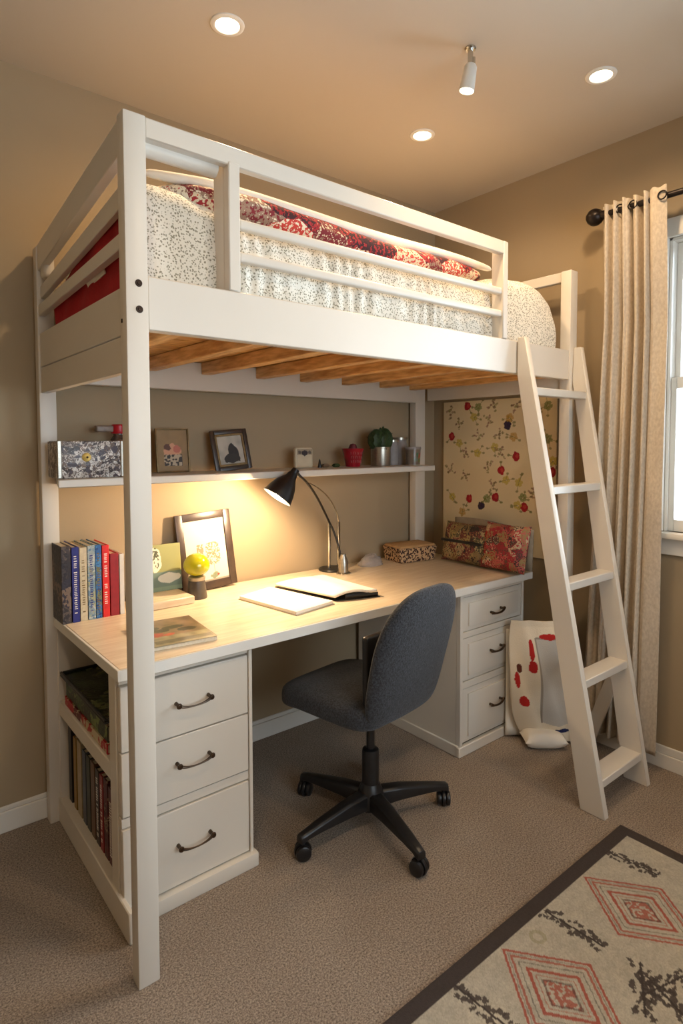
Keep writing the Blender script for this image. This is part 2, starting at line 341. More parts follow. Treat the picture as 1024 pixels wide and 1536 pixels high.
obj('guard_top_rail', box(.055, 1.505, .004, .03, 2.105, 2.155, bev=.003), W_, bed)
bm = B(); tube(bm, [(.055, .048, 2.102), (.262, .048, 2.102)], .022, 16); obj('inner_bar', bm, W_, bed)
obj('guard_post', box(.277, .312, .002, .03, 1.778, 2.115, bev=.003), W_, bed)
obj('guard_post', box(.277, .305, .031, .088, 1.72, 2.13, bev=.006, seg=3), W_, bed)
obj('guard_post', box(1.478, 1.508, .003, .06, 1.779, 2.155, bev=.003), W_, bed)
for z in (1.862, 1.949):
    obj('guard_rail', box(.312, 1.478, .008, .034, z, z+.026, bev=.008, seg=3), W_, bed)
obj('rail_end_cap', box(.01, .045, .79, .85, 1.935, 2.03, bev=.016, seg=4), W_, bed)
for (x, z) in ((.031, 1.756), (.032, 1.694)):
    obj('bolt', lathe([(0, .005), (.004, .0045), (.0045, .002), (.008, .002), (.009, 0), (0, 0)], 16, mtx=Matrix.Translation((x, 0, z)) @ Matrix.Rotation(PI/2, 4, 'X')), M['bolt'], bed)
obj('bolt', box(-.002, .002, .026, .032, 1.662, 1.672, bev=.001), M['bolt'], bed)
# timber joists under the mattress and the boards they carry
for x in (.15, .40, .635, .895, 1.13, 1.38, 1.63, 1.85):
    obj('joist', box(x-.022, x+.022, .034, .855, 1.652, 1.70, bev=.003), M['pine'], bed)
for i in range(7):
    y = .045+i*.116
    obj('deck_board', box(.05, 1.95, y, y+.110, 1.7005, 1.716, bev=.002), M['pine_x'], bed)

# ladder
lad = thing('ladder', 'white wooden ladder with flat treads hooked on the front of the loft bed', 'ladder', (1.7, -.3, 0))
def lobj(name, bm, m): o = obj(name, bm, m, lad); o.matrix_parent_inverse = Matrix.Translation(lad.location).inverted(); return o
def stile(xb, xt, t):
    # side profile in y,z: foot, back edge up to rail bottom, flat against rail, front edge
    prof = [(-.402, 0), (-.306, 0), (-.002, 1.64), (-.002, 1.79), (-.034, 1.79)]
    bm = B(); A_ = []; Bv = []
    for y, z in prof:
        x = xb+(xt-xb)*z/1.8; A_.append(bm.verts.new((x, y, z))); Bv.append(bm.verts.new((x+t, y, z)))
    bm.faces.new(A_[::-1]); bm.faces.new(Bv); n = len(prof)
    for i in range(n): bm.faces.new((A_[i], A_[(i+1) % n], Bv[(i+1) % n], Bv[i]))
    bmesh.ops.recalc_face_normals(bm, faces=bm.faces[:]); bmesh.ops.bevel(bm, geom=bm.edges[:], offset=.002, segments=1, affect='EDGES')
    return bm
lobj('stile', stile(1.556, 1.568, .030), W_); lobj('stile', stile(1.895, 1.992, .028), W_)
for z in (1.59, 1.198, .832, .476, .124):
    k = z/1.8; xa = 1.556+.012*k+.029; xb = 1.895+.097*k+.001
    yf = -.402+.37*k+.004; yb = -.306+.304*z/1.64-.008
    yb = max(yb, yf+.02)
    lobj('tread', box(xa, xb, yf, yb, z-.032, z, bev=.003), W_)

# bedding
mt = obj('mattress', box(.075, 1.93, .10, .82, 1.7175, 1.90, bev=.04, seg=4), M['sheet']); tag(mt, 'white mattress lying on the boards of the loft bed under the bedding', 'mattress')
def interp(x, xs, ys): return np.interp(x, xs, ys)
def comf(u, v):
    x = .085+u*1.875
    zt = interp(x, [.05, .10, .2, .27, .34, .5, 1.45, 1.6, 1.75, 1.84, 1.90, 1.935, 1.96], [2.03, 2.065, 2.07, 2.05, 2.02, 2.015, 2.02, 2.06, 2.07, 2.06, 2.03, 1.98, 1.90])
    yf = interp(x, [.05, .12, .25, .32, 1.5, 1.6, 1.8, 1.93, 1.96], [.10, .09, .09, .072, .072, .068, .055, .062, .085])
    # v: 0..1 along section from front bottom over top to back bottom
    s = v
    h = zt-1.72
    rad = .1
    y = np.where(s < .3, yf, 0.0); z = np.zeros_like(s)
    a = s < .3
    t = np.clip(s/.3, 0, 1); zA = 1.72+t*(h-rad*.9); yA = yf-.012*np.sin(t*PI)
    t2 = np.clip((s-.3)/.15, 0, 1)*PI/2; yB = yf+rad*(1-np.cos(t2)); zB = 1.72+h-rad*.9+rad*.9*np.sin(t2)
    t3 = np.clip((s-.45)/.45, 0, 1); yC = yf+rad+t3*(.80-yf-rad); zC = 1.72+h-.03*t3**2
    t4 = np.clip((s-.9)/.1, 0, 1); yD = .80+.03*np.sin(t4*PI/2); zD = 1.72+h-.03-(h-.05)*(1-np.cos(t4*PI/2))
    y = np.where(s < .3, yA, np.where(s < .45, yB, np.where(s < .9, yC, yD))); z = np.where(s < .3, zA, np.where(s < .45, zB, np.where(s < .9, zC, zD)))
    wr = .004*np.sin(x*95+3*np.sin(x*17))+.006*(vnoise(x, z*0, 30, 3)-.5)*1.5
    mid = ((x > .33) & (x < 1.5)).astype(float)
    y = y-(s < .4)*wr*(mid*.9+.1)
    z = z+.012*(vnoise(x, y, 9, 5)-.5)*(s > .3)
    y = y+.012*(vnoise(x, z, 8, 6)-.5)*(s < .3)
    return x, y, z
cf = gridmesh('comforter', comf, 420, 90, M['floral'], thick=0); tag(cf, 'puffy white sprig-print comforter spread over the loft bed', 'comforter')
# close the two ends of the comforter
me = cf.data; bm = B(); bm.from_mesh(me); bm.verts.ensure_lookup_table()
rings_ = {c0: [bm.verts[c0+420*j] for j in range(90)] for c0 in (0, 419)}
for col_ in (0, 419):
    ring = rings_[col_]
    ctr = bm.verts.new((ring[0].co.x+(.015 if col_ else -.008), .45, 1.80))
    for a_, b_ in zip(ring, ring[1:]): bm.faces.new((a_, b_, ctr))
bmesh.ops.recalc_face_normals(bm, faces=bm.faces[:]); bm.to_mesh(me); bm.free(); smooth(me, 80)
def quilt(u, v):
    x = .13+u*1.42; a = v*2*PI
    r = np.sin(np.clip(u, .0, 1)*PI)**.25*(1-.15*u)
    r = np.where(u < .08, r*np.clip(u/.08, 0, 1)**.4, r)
    cy = .20+.0*x; cz = 2.052-.0*x
    rr = 1+.10*(vnoise(x, v*3, 7, 9)-.5)
    return x, cy+.11*np.cos(a)*r*rr, cz+.058*np.sin(a)*r*rr+.012*np.sin(x*5)
q = gridmesh('quilt', quilt, 220, 40, M['quilt']); tag(q, 'red and cream patchwork quilt rolled up along the front edge of the bed', 'quilt')
def pillow_bm(w, d, h, n=18, exp=.5, mtx=None):
    bm = B(); vs_ = {}
    for s in (1, -1):
        for i in range(n+1):
            for j in range(n+1):
                u, v = 2*i/n-1, 2*j/n-1
                if s < 0 and (i in (0, n) or j in (0, n)): vs_[s, i, j] = vs_[1, i, j]; continue
                z = ((1-u**4)*(1-v**4))**exp*h/2*s; pin = 1-.06*(1-abs(v))*u*u-.0
                vs_[s, i, j] = bm.verts.new((u*w/2*(1-.05*(1-v*v)), v*d/2*(1-.05*(1-u*u)), z))
    for s in (1, -1):
        for i in range(n):
            for j in range(n):
                f = (vs_[s, i, j], vs_[s, i+1, j], vs_[s, i+1, j+1], vs_[s, i, j+1]); bm.faces.new(f if s > 0 else f[::-1])
    if mtx is not None: bmesh.ops.transform(bm, matrix=mtx, verts=bm.verts[:])
    return bm
pl = obj('pillow', pillow_bm(.46, .34, .13), M['sheet'], loc=(1.62, .58, 2.13)); tag(pl, 'cream pillow lying at the far back of the loft bed beside the wall', 'pillow')
bd_ = gridmesh('quilt_border', lambda u, v: (.11+u*1.50, .165+.02*np.cos(v*2*PI)*(.25+np.sin(u*PI)**.3), 2.106-.012*(1-np.clip(u/.12, 0, 1))-.006*u+.017*np.sin(v*2*PI)*(.25+np.sin(u*PI)**.3)+.005*np.sin(u*9)), 90, 16, M['sheet'], q)
# red fleece tucked at the left end
def red_(u, v):
    y = .055+u*.70; zt = 1.925+.0*u; zz = 1.7175+v*(interp(u, [0, .1, .5, 1], [2.0, 1.985, 1.95, 1.86])-1.7175)
    return .045+.003*np.sin(u*20+v*5), y, zz
rb = gridmesh('blanket', red_, 60, 30, M['red'], thick=.012); tag(rb, 'deep red fleece blanket tucked behind the slats at the left end of the bed', 'blanket')
sh = gridmesh('folded_sheet', lambda u, v: (.030+.004*np.cos(v*PI), (.24+u*.15), 1.843+(v-.5)*.024-.012*u), 30, 8, M['sheet'], thick=.003); tag(sh, 'small pale folded sheet poking out over the red blanket at the bed end', 'sheet')

# ---------------------------------------------------------------- shelf above the desk
sf = obj('wall_shelf', hexa([(.0, .64, 1.226), (1.80, .64, 1.226), (1.80, .90, 1.226), (.058, .90, 1.226), (.0, .64, 1.254), (1.80, .64, 1.254), (1.80, .90, 1.254), (.058, .90, 1.254)], .003), W_); tag(sf, 'long white shelf running under the bed above the desk', 'shelf')

# ---------------------------------------------------------------- desk top and its two drawer units
DZ = .752
dt = thing('desk', 'long pale wooden desk top lying across the two drawer units', 'desk', (1, .5, DZ))
def dob(name, bm, m): o = obj(name, bm, m, dt); o.matrix_parent_inverse = Matrix.Translation(dt.location).inverted(); return o
dob('surface', box(.035, 2.0, .202, .905, DZ-.03, DZ, bev=.002), M['desk'])
dob('front_edge', box(.033, 2.0, .196, .204, DZ-.034, DZ-.001, bev=.0015), M['trim'])
dob('side_edge', box(.028, .037, .196, .905, DZ-.034, DZ-.001, bev=.0015), M['trim'])

def pull(x, y, z, w=.10, drop=.012, twist=0, parent=None, style=0):
    bm = B()
    if style == 0:
        pts = bez((x-w/2, y-.022, z), (x-w*.3, y-.030, z-drop), (x+w*.3, y-.030, z-drop), (x+w/2, y-.022, z), 14)
        tube(bm, pts, [.0035+.0012*math.cos(i/14*2*PI) for i in range(15)], 8)
        for sx in (-1, 1):
            tube(bm, [(x+sx*w/2, y, z), (x+sx*w/2, y-.024, z)], [.006, .0045], 10)
            lathe([(0, -.006), (.007, -.004), (.009, 0), (.007, .004), (0, .006)], 12, bm, Matrix.Translation((x+sx*w/2, y-.024, z)) @ Matrix.Rotation(PI/2, 4, 'X'))
    else:
        pts = bez((x-w/2, y-.014, z-.004), (x-w*.2, y-.026, z-.012), (x+w*.25, y-.03, z-.006), (x+w/2, y-.018, z+.008), 12)
        tube(bm, pts, [.007, .0062, .0052, .0046, .0044, .0044, .0046, .005, .0052, .0056, .006, .0066, .007], 8)
        tube(bm, [(x-w*.42, y, z-.004), (x-w*.42, y-.018, z-.004)], .006, 8); tube(bm, [(x+w*.42, y, z+.005), (x+w*.42, y-.02, z+.005)], .006, 8)
    return obj('handle', bm, M['metal'], parent)

# left unit: drawers on the front, open book shelves on the side
lu = thing('drawer_unit', 'tall white drawer unit with open bookshelves on its left side', 'drawer unit')
Z1 = DZ-.035
bm = B(); bx(bm, .036, .457, .845, .895, 0, Z1); obj('back_panel', bm, W_, lu)
obj('side_panel', box(.437, .457, .24, .845, 0, Z1, bev=.0015), W_, lu)
obj('divider_panel', box(.235, .25, .28, .845, .05, Z1, bev=.001), W_, lu)
obj('front_stile', box(.036, .056, .245, .30, .0, Z1, bev=.002), W_, lu)
obj('front_stile', box(.449, .461, .215, .25, .03, Z1, bev=.002), W_, lu)
obj('bottom_panel', box(.04, .437, .28, .845, .07, .09, bev=.001), W_, lu)
obj('shelf', box(.037, .235, .30, .845, .395, .448, bev=.003), W_, lu)
obj('base_rail', box(.03, .045, .15, .9, 0, .09, bev=.003), W_, lu)
bm = B(); bx(bm, .046, .47, .198, .244, 0, .045, bev=.004, seg=2); bx(bm, .45, .47, .25, .84, 0, .045, bev=.004, seg=2); obj('plinth', bm, W_, lu)
obj('top_panel', box(.04, .449, .226, .25, .698, Z1, bev=.001), W_, lu)
obj('cross_rail', box(.04, .449, .224, .25, .286, .314, bev=.001), W_, lu)
obj('inner_panel', box(.06, .437, .243, .262, .05, Z1, bev=.001), M['black'], lu)  # black here stands in for the shade in the drawer gaps
for (z0, z1, zh) in ((.506, .694, .603), (.318, .502, .422), (.049, .282, .172)):
    d = obj('drawer', box(.041, .447, .219, .243, z0, z1, bev=.002), W_, lu)
    pull(.256, .219, zh, .104, .012, parent=d)
    for p in d.children: p.matrix_parent_inverse = Matrix.Identity(4)
# right unit
ru = thing('drawer_unit', 'white three-drawer unit with panelled fronts under the right end of the desk', 'drawer unit')
RX = 1.496
obj('side_panel', box(RX+.0005, RX+.02, .2405, .89, 0, Z1, bev=.001), W_, ru)
obj('side_panel', box(1.94, 1.9595, .2405, .85, 0, Z1, bev=.002), W_, ru)
obj('back_panel', box(RX+.02, 1.94, .84, .85, .04, Z1, bev=.001), W_, ru)
obj('side_skirting', box(RX-.010, RX, .225, .89, 0, .05, bev=.003), W_, ru)
obj('plinth', box(RX-.01, 1.97, .212, .235, 0, .045, bev=.003), W_, ru)
obj('inner_panel', box(RX+.02, 1.94, .24, .255, .045, Z1, bev=.001), M['trim'], ru)
bm = B(); bx(bm, RX, RX+.018, .218, .24, .045, Z1, bev=.0015); bx(bm, 1.945, 1.96, .218, .24, .045, Z1, bev=.0015)
for z0, z1 in ((.700, Z1), (.520, .546), (.297, .327)): bx(bm, RX+.018, 1.945, .219, .24, z0, z1, bev=.001)
obj('face_frame', bm, W_, ru)
for (z0, z1, zh) in ((.549, .697, .610), (.330, .517, .436), (.056, .294, .188)):
    bm = B(); bx(bm, RX+.021, 1.942, .222, .24, z0, z1, bev=.001)
    bx(bm, RX+.055, 1.91, .214, .224, z0+.02, z1-.025, bev=.004, seg=2)
    d = obj('drawer', bm, W_, ru); p = pull(1.735, .213, zh, .085, .01, parent=d, style=1); p.matrix_parent_inverse = Matrix.Identity(4)

# ---------------------------------------------------------------- desk chair
CH = Vector((.90, .135, 0))
ch = thing('desk_chair', 'armless swivel desk chair in charcoal wool on a black five-star base', 'office chair', CH, math.radians(8))
K = M['black']
bm = lathe([(0, .06), (.045, .06), (.05, .075), (.048, .115), (.036, .14), (.032, .15), (0, .15)], 28); obj('base_hub', bm, K, ch)
bm = lathe([(0, .14), (.031, .14), (.031, .265), (.029, .272), (.024, .275), (0, .275)], 28); obj('column_cover', bm, K, ch)
bm = B(); tube(bm, [(0, 0, .27), (0, 0, .42)], .015, 16); obj('gas_lift', bm, K, ch)
angs = [30, 100, 170, 246, 335]
for i, ad in enumerate([48-8, 106-8, 180-8, 259-8, 341-8]):
    R_ = Matrix.Rotation(math.radians(ad), 4, 'Z'); L = .30
    bm = B()
    secs = [(.03, .029, .068, .125), (.12, .026, .072, .118), (.24, .021, .07, .098), (L-.012, .0185, .066, .088), (L+.014, .016, .055, .083)]
    rings = []
    for x, hw, z0, z1 in secs:
        rings.append([bm.verts.new((x, -hw, z0)), bm.verts.new((x, hw, z0)), bm.verts.new((x, hw*.95, z1-.008)), bm.verts.new((x, hw*.6, z1)), bm.verts.new((x, -hw*.6, z1)), bm.verts.new((x, -hw*.95, z1-.008))])
    for a_, b_ in zip(rings, rings[1:]):
        for k in range(6): bm.faces.new((a_[k], a_[(k+1) % 6], b_[(k+1) % 6], b_[k]))
    bm.faces.new(rings[0][::-1]); bm.faces.new(rings[-1])
    bmesh.ops.recalc_face_normals(bm, faces=bm.faces[:]); bmesh.ops.bevel(bm, geom=bm.edges[:], offset=.0015, segments=1, affect='EDGES')
    bmesh.ops.transform(bm, matrix=R_, verts=bm.verts[:])
    obj('base_arm', bm, K, ch)
    cz = Matrix.Rotation(math.radians(ad), 4, 'Z') @ Matrix.Translation((L, 0, .026)) @ Matrix.Rotation(math.radians(60+i*47), 4, 'Z')
    bm = B(); tube(bm, [(0, 0, .02), (0, 0, .045)], .008, 10)
    lathe([(0, -.006), (.028, -.006), (.030, 0), (.028, .006), (0, .006)], 20, bm, Matrix.Rotation(PI/2, 4, 'X'))
    bmesh.ops.transform(bm, matrix=cz, verts=bm.verts[:]); cst = obj('caster', bm, K, ch)
    for s in (-1, 1):
        bm = lathe([(0, -.009), (.018, -.009), (.0245, -.006), (.026, 0), (.0245, .006), (.02, .009), (0, .0095)], 24, mtx=cz @ Matrix.Translation((0, s*.0165, 0)) @ Matrix.Rotation(PI/2, 4, 'X'))
        obj('wheel', bm, K, cst)
def shape_pad(w_, d_, h_, ex=3.2, ez=2.2, n=28, warp=None):
    bm = bmesh.new(); bmesh.ops.create_cube(bm, size=2); bmesh.ops.subdivide_edges(bm, edges=bm.edges[:], cuts=n-1, use_grid_fill=True)
    for v in bm.verts:
        x, y, z = v.co
        # superellipsoid projection
        r2 = (abs(x)**ex+abs(y)**ex)**(1/ex); rr = (r2**ez+abs(z)**ez)**(1/ez)
        v.co = (x/rr*w_/2, y/rr*d_/2, z/rr*h_/2)
        if warp: v.co = warp(v.co.copy())
    return bm
def seatwarp(c):
    f = (c.y+.21)/.42
    c.z += -.018*max(0, f-.75)*4*(1 if c.z < .02 else .6)
    c.x *= 1-.06*(1-f)
    return c
bm = shape_pad(.42, .44, .105, 5.5, 3.6, 26, seatwarp); bmesh.ops.translate(bm, vec=(.0, .075, .462), verts=bm.verts[:]); obj('seat', bm, M['fabric_grey'], ch)
obj('seat_plate', box(-.09, .09, -.09, .12, .398, .42, bev=.006, seg=2), K, ch)
def backwarp(c):
    t = (c.z+.235)/.47            # 0 bottom, 1 top
    c.x *= .93+.10*math.sin(min(1, max(0, t))*PI*.85)-.06*max(0, t-.55)
    c.y += -.10*t-.02*t*t+.9*c.x*c.x*.4
    return c
bm = B(); bmesh.ops.create_cube(bm, size=2); bmesh.ops.subdivide_edges(bm, edges=bm.edges[:], cuts=27, use_grid_fill=True)
for v in bm.verts:
    x, y, z = v.co; ex = 3.0 if z > 0 else 7
    r2 = (abs(x)**ex+abs(z)**ex)**(1/ex); rr = (r2**3+abs(y)**3)**(1/3)
    v.co = backwarp(Vector((x/rr*.205, y/rr*.032, z/rr*.235)))
bmesh.ops.translate(bm, vec=(.02, -.13, .665), verts=bm.verts[:]); obj('backrest', bm, M['fabric_grey'], ch)
obj('dark_back_slab', box(-.150, .03, -.112, -.085, .50, .735, bev=.012, seg=3), K, ch)  # plain dark slab standing ahead of the backrest

# ---------------------------------------------------------------- rug
BR, RD, CRM = S(66, 56, 52), S(172, 92, 74), S(188, 180, 162)
def rugcol(c):
    c.nz(60, .18, 1).nz(300, .25, 2)
    def dia(cx, cy, sx, sy):
        # leaning lozenge measured off its corners
        X, Y = c.x-cx, c.y-cy
        U = X/sx+0*Y; V = Y/sy
        d = np.abs(U)+np.abs(V)
        wv = .02*(vnoise(c.x, c.y, 120, 4)-.5); d = d+wv
        for a0, a1, col, al in ((.94, 1.0, RD, 1), (.80, .86, RD, .9), (.885, .91, BR, .45), (.69, .715, BR, .6), (.50, .58, RD, 1), (.40, .425, RD, .7)): c.put((d > a0) & (d < a1), col, al)
        c.put((d < .33) & (vnoise(c.x, c.y, 170, 5) > .42), RD, .9); c.put((d < .33) & (d > .28), BR, .6)
    # diamond rows, pointed along the rug's two directions
    for k in range(4):
        for j in range(3): dia(1.221-.423*k, -.682-.44*j, .138, .178)
    def sprig(cx, cy, ang, L, seed):
        r = random.Random(seed); ca, sa = math.cos(ang), math.sin(ang)
        c.line(cx-ca*L/2, cy-sa*L/2, cx+ca*L/2, cy+sa*L/2, .006, BR)
        for i in range(24):
            t = (i/23-.5)*L; s = 1 if i % 2 else -1; q = r.uniform(.002, .024)*s
            c.ell(cx+ca*t-sa*q, cy+sa*t+ca*q, r.uniform(.005, .011), r.uniform(.004, .010), BR, .92, wob=1.6, seed=seed+i)
    sprig(1.40, -.575, -1.45, .15, 1); sprig(1.01, -.59, -1.5, .17, 2); sprig(.62, -.575, -1.5, .17, 3); sprig(1.02, -.83, -.3, .15, 4); sprig(.97, -.80, .5, .16, 5); sprig(.99, -.85, 1.2, .12, 8); sprig(1.42, -.82, .9, .15, 6); sprig(.6, -.83, .2, .17, 7)
    d = np.hypot(c.x-.907, c.y+.545); c.put((d < .024) & (d > .013), S(150, 140, 100), .5)
    bd = np.minimum(np.minimum(1.565-c.x, c.x+.25), np.minimum(-.455-c.y, c.y+1.72)); c.put(bd < .045, BR); 
    c.nz(400, .25, 8)
def rugF(u, v): return -.25+u*1.815, -1.72+v*1.265, .011+0*u
def rc(u, v): c = Cv(-.25+u*1.815, -1.72+v*1.265, CRM); rugcol(c); return c.out()
rug = gridmesh('rug', rugF, 606, 422, M['paint_rug'], col=rc, thick=.0105); tag(rug, 'cream woven rug with red diamonds, dark sprigs and a dark brown border', 'rug')

# ---------------------------------------------------------------- curtain and rod
rod = thing('curtain_rod', 'dark bronze curtain rod with a ball finial above the window', 'curtain rod', (2.0, -.1, 2.345))
def rob(name, bm, m): o = obj(name, bm, m, rod); o.matrix_parent_inverse = Matrix.Translation(rod.location).inverted(); return o
bm = B(); tube(bm, [(2.0, -.10, 2.338), (2.0, -1.45, 2.338)], .012, 16); rob('rod', bm, M['rod'])
for y in (-.085, -1.465):
    rob('finial', lathe([(0, .036), (.012, .034), (.026, .025), (.036, .008), (.037, -.006), (.030, -.022), (.016, -.033), (.0, -.036)], 24, mtx=Matrix.Translation((2.0, y, 2.338))), M['rod'])
    bm = B(); tube(bm, [(2.0, y-.03 if y > -1 else y+.03, 2.338), (2.0, y-.06 if y > -1 else y+.06, 2.338)], .018, 12); rob('collar', bm, M['rod'])
bm = B(); tube(bm, [(2.0, -.50, 2.338), (2.1, -.50, 2.338)], .008, 10); lathe([(0, 0), (.03, 0), (.03, .008), (0, .008)], 20, bm, Matrix.Translation((2.092, -.50, 2.338)) @ Matrix.Rotation(PI/2, 4, 'Y')); rob('bracket', bm, M['rod'])
def curt(u, v):
    # v 0 top .. 1 bottom ; u 0 left (towards +y) .. 1
    y0 = -.115+.09*v**1.3; y1 = -.385+.01*v
    y = y0+(y1-y0)*(u+.02*np.sin(v*7+u*9)*u*(1-u))
    ph = u*2*PI*6.4
    fold = np.where(u < .76, np.sin(ph*1.05+.5*np.sin(v*3+u*4)), 0)
    flat_ = np.clip((u-.74)/.06, 0, 1)
    amp = .024*(1-.1*v)
    x = 2.003+.042*np.clip(v/.22, 0, 1)+amp*fold*(1-flat_)-flat_*.018+.004*np.sin(v*9+u*13)+.008*np.sin(ph*2.3+2)*(1-flat_)
    z = 2.375-v*(2.375-.07)+.004*np.sin(u*40)*(v < .1)
    return x, y, z
cu = thing('curtain', 'beige linen curtain hanging in folds at the left of the window', 'curtain', (2.02, -.25, .07))
o = gridmesh('cloth', curt, 160, 120, M['curtain'], cu, thick=.003); o.matrix_parent_inverse = Matrix.Translation(cu.location).inverted()
for i, (gy, gx) in enumerate(((-.20, 1.985), (-.255, 1.985), (-.372, 1.978))):
    bm = B(); n = 20
    pts = [(gx+.0, gy+.016*math.cos(2*PI*k/n), 2.338+.016*math.sin(2*PI*k/n)) for k in range(n+1)]; tube(bm, pts, .003, 8, cap=False)
    g = obj('grommet', bm, M['rod'], cu); g.matrix_parent_inverse = Matrix.Translation(cu.location).inverted()

# ---------------------------------------------------------------- ceiling lights
E_ = mat('warm_bulb', (1, .9, .7), .3, emit=(1, .80, .52), estr=7, noise=.01)
for (x, y, side, lb) in ((.433, .28, .055, 'recessed ceiling light above the left end of the bed'), (1.40, .364, .05, 'recessed ceiling light above the middle of the bed, farthest into the room'), (1.585, -.322, .052, 'recessed ceiling light nearest the window'), (-.55, -1.0, .05, 'ceiling light added out of view, lighting the bed front from the left'), (.62, -1.15, .05, 'ceiling light added out of view over the open floor to light the bed front')):  # last two are unseen lights, added to light the bed front
    t = thing('ceiling_light', 'round glowing '+lb, 'ceiling light', (x, y, ZC), group=None)
    bm = lathe([(.036, -.001), (.038, -.005), (.045, -.006), (.052, -.003), (.053, 0), (.036, 0)], 40); obj('trim_ring', bm, M['trim'], t)
    obj('lens', lathe([(0, -.006), (.02, -.0055), (.037, -.002), (.037, -.0005), (0, -.0005)], 32), E_, t)
    l = bpy.data.lights.new('downlight', 'SPOT'); l.energy = P_DOWN; l.color = WARM; l.spot_size = math.radians(165); l.spot_blend = 1; l.shadow_soft_size = .035
    lo = bpy.data.objects.new('downlight', l); C.objects.link(lo); lo.parent = t; lo.location = (0, 0, -.045)
sp = thing('ceiling_spotlight', 'small swivel spotlight hanging from the ceiling on a short chrome stem', 'spotlight', (1.108, -.125, ZC))
obj('ceiling_plate', lathe([(0, 0), (.018, 0), (.019, -.004), (.016, -.008), (0, -.008)], 24), M['chrome'], sp)
bm = B(); tube(bm, [(0, 0, -.004), (0, 0, -.05)], .009, 14); tube(bm, [(.009, -.006, -.03), (.009, -.006, -.06)], .006, 10); obj('stem', bm, M['chrome'], sp)
tl = Matrix.Translation((.004, 0, -.05)) @ Matrix.Rotation(math.radians(9), 4, 'X') @ Matrix.Rotation(math.radians(4), 4, 'Y')
obj('lamp_head', lathe([(0, 0), (.016, -.002), (.021, -.01), (.025, -.085), (.0235, -.085), (.019, -.02), (0, -.02)], 28, mtx=tl), M['trim'], sp)
obj('bulb', lathe([(0, -.088), (.015, -.086), (.0225, -.08), (.0225, -.076), (0, -.076)], 24, mtx=tl), E_, sp)
l = bpy.data.lights.new('spot_beam', 'SPOT'); l.energy = P_DOWN*.7; l.color = WARM; l.spot_size = math.radians(120); l.spot_blend = .8; l.shadow_soft_size = .02
lo = bpy.data.objects.new('spot_beam', l); C.objects.link(lo); lo.parent = sp; lo.location = (.01, .01, -.15)

# ---------------------------------------------------------------- desk lamp
dl = thing('desk_lamp', 'black and chrome desk lamp with a lit bell-shaped shade on the desk', 'desk lamp', (1.22, .80, DZ))
def dlo(name, bm, m, par=None): o = obj(name, bm, m, par or dl); o.matrix_parent_inverse = Matrix.Translation(dl.location).inverted() if not par else Matrix.Identity(4); return o
LB = (1.285, .84)
b0 = dlo('base', lathe([(0, 0), (.066, 0), (.068, .004), (.064, .010), (0, .012)], 36, mtx=Matrix.Translation((LB[0], LB[1], DZ))), M['black'])
bm = B(); tube(bm, [(1.270, .845, DZ+.008), (1.265, .84, DZ+.235)], .0085, 12); tube(bm, [(1.312, .825, DZ+.008), (1.308, .82, DZ+.235)], .0085, 12); dlo('upright', bm, M['chrome'])
bm = B(); tube(bm, bez((1.318, .80, DZ+.012), (1.30, .81, DZ+.14), (1.285, .83, DZ+.20), (1.262, .83, DZ+.232), 12)+bez((1.262, .83, DZ+.232), (1.19, .79, DZ+.31), (1.06, .69, DZ+.43), (.945, .625, DZ+.478), 16)[1:], .0055, 10); dlo('arm', bm, M['black'])
bm = B(); tube(bm, bez((1.308, .82, DZ+.22), (1.30, .81, DZ+.31), (1.18, .75, DZ+.40), (1.0, .655, DZ+.452), 24), .0032, 10); dlo('spring_rod', bm, M['chrome'])
hd = Vector((.885, .60, 1.236)); ax = Vector((-.50, .12, -.68)).normalized()
q_ = ax.to_track_quat('Z', 'Y').to_matrix().to_4x4(); TM = Matrix.Translation(hd) @ q_ @ Matrix.Scale(1.08, 4)
dlo('lamp_shade', lathe([(0, -.012), (.016, -.012), (.020, -.004), (.022, .008), (.030, .02), (.042, .04), (.052, .068), (.060, .10), (.058, .10), (.050, .068), (.040, .04), (.028, .022), (0, .015)], 40, mtx=TM), M['black'])
bm = lathe([(0, -.03), (.014, -.03), (.016, -.012), (0, -.012)], 16, mtx=TM); tube(bm, [hd-ax*.025, (.945, .625, DZ+.478)], .006, 10); dlo('pivot', bm, M['black'])
EB = mat('desk_bulb', (1, 1, 1), .3, emit=(1, .86, .62), estr=30, noise=.01)
dlo('bulb', lathe([(0, .03), (.012, .034), (.018, .05), (.020, .062), (.014, .076), (0, .081)], 20, mtx=TM), EB)
l = bpy.data.lights.new('lamp_beam', 'POINT'); l.energy = P_DESK; l.color = (1, .72, .44); l.shadow_soft_size = .015
lo = bpy.data.objects.new('lamp_beam', l); C.objects.link(lo); lo.parent = dl; lo.matrix_parent_inverse = Matrix.Translation(dl.location).inverted()
lo.location = hd+ax*.108; lo.rotation_euler = ax.to_track_quat('-Z', 'Y').to_euler()

# ---------------------------------------------------------------- things on the desk
def at(o, loc, rz=0, lean=0): o.location = loc; o.rotation_euler = (lean, 0, rz); return o
def quadslab(p, z0, z1, bev=.001):
    return hexa([(*a, z0) for a in p]+[(*a, z1) for a in p], bev)
nb = thing('notebook', 'white open notebook glowing under the desk lamp, nearest the front edge', 'notebook', (.80, .5, DZ))
def ch_(name, bm, m, par): o = obj(name, bm, m, par); o.matrix_parent_inverse = Matrix.Translation(par.location).inverted(); return o
P4 = [(.655, .645), (.702, .309), (.905, .345), (.835, .70)]
ch_('cover', quadslab(P4, DZ, DZ+.003), M['cream'], nb)
ins = lambda P, k: [((x-sum(a for a, _ in P)/4)*k+sum(a for a, _ in P)/4, (y-sum(b for _, b in P)/4)*k+sum(b for _, b in P)/4) for x, y in P]
ch_('pages', quadslab(ins(P4, .97), DZ+.003, DZ+.014), M['paper'], nb)
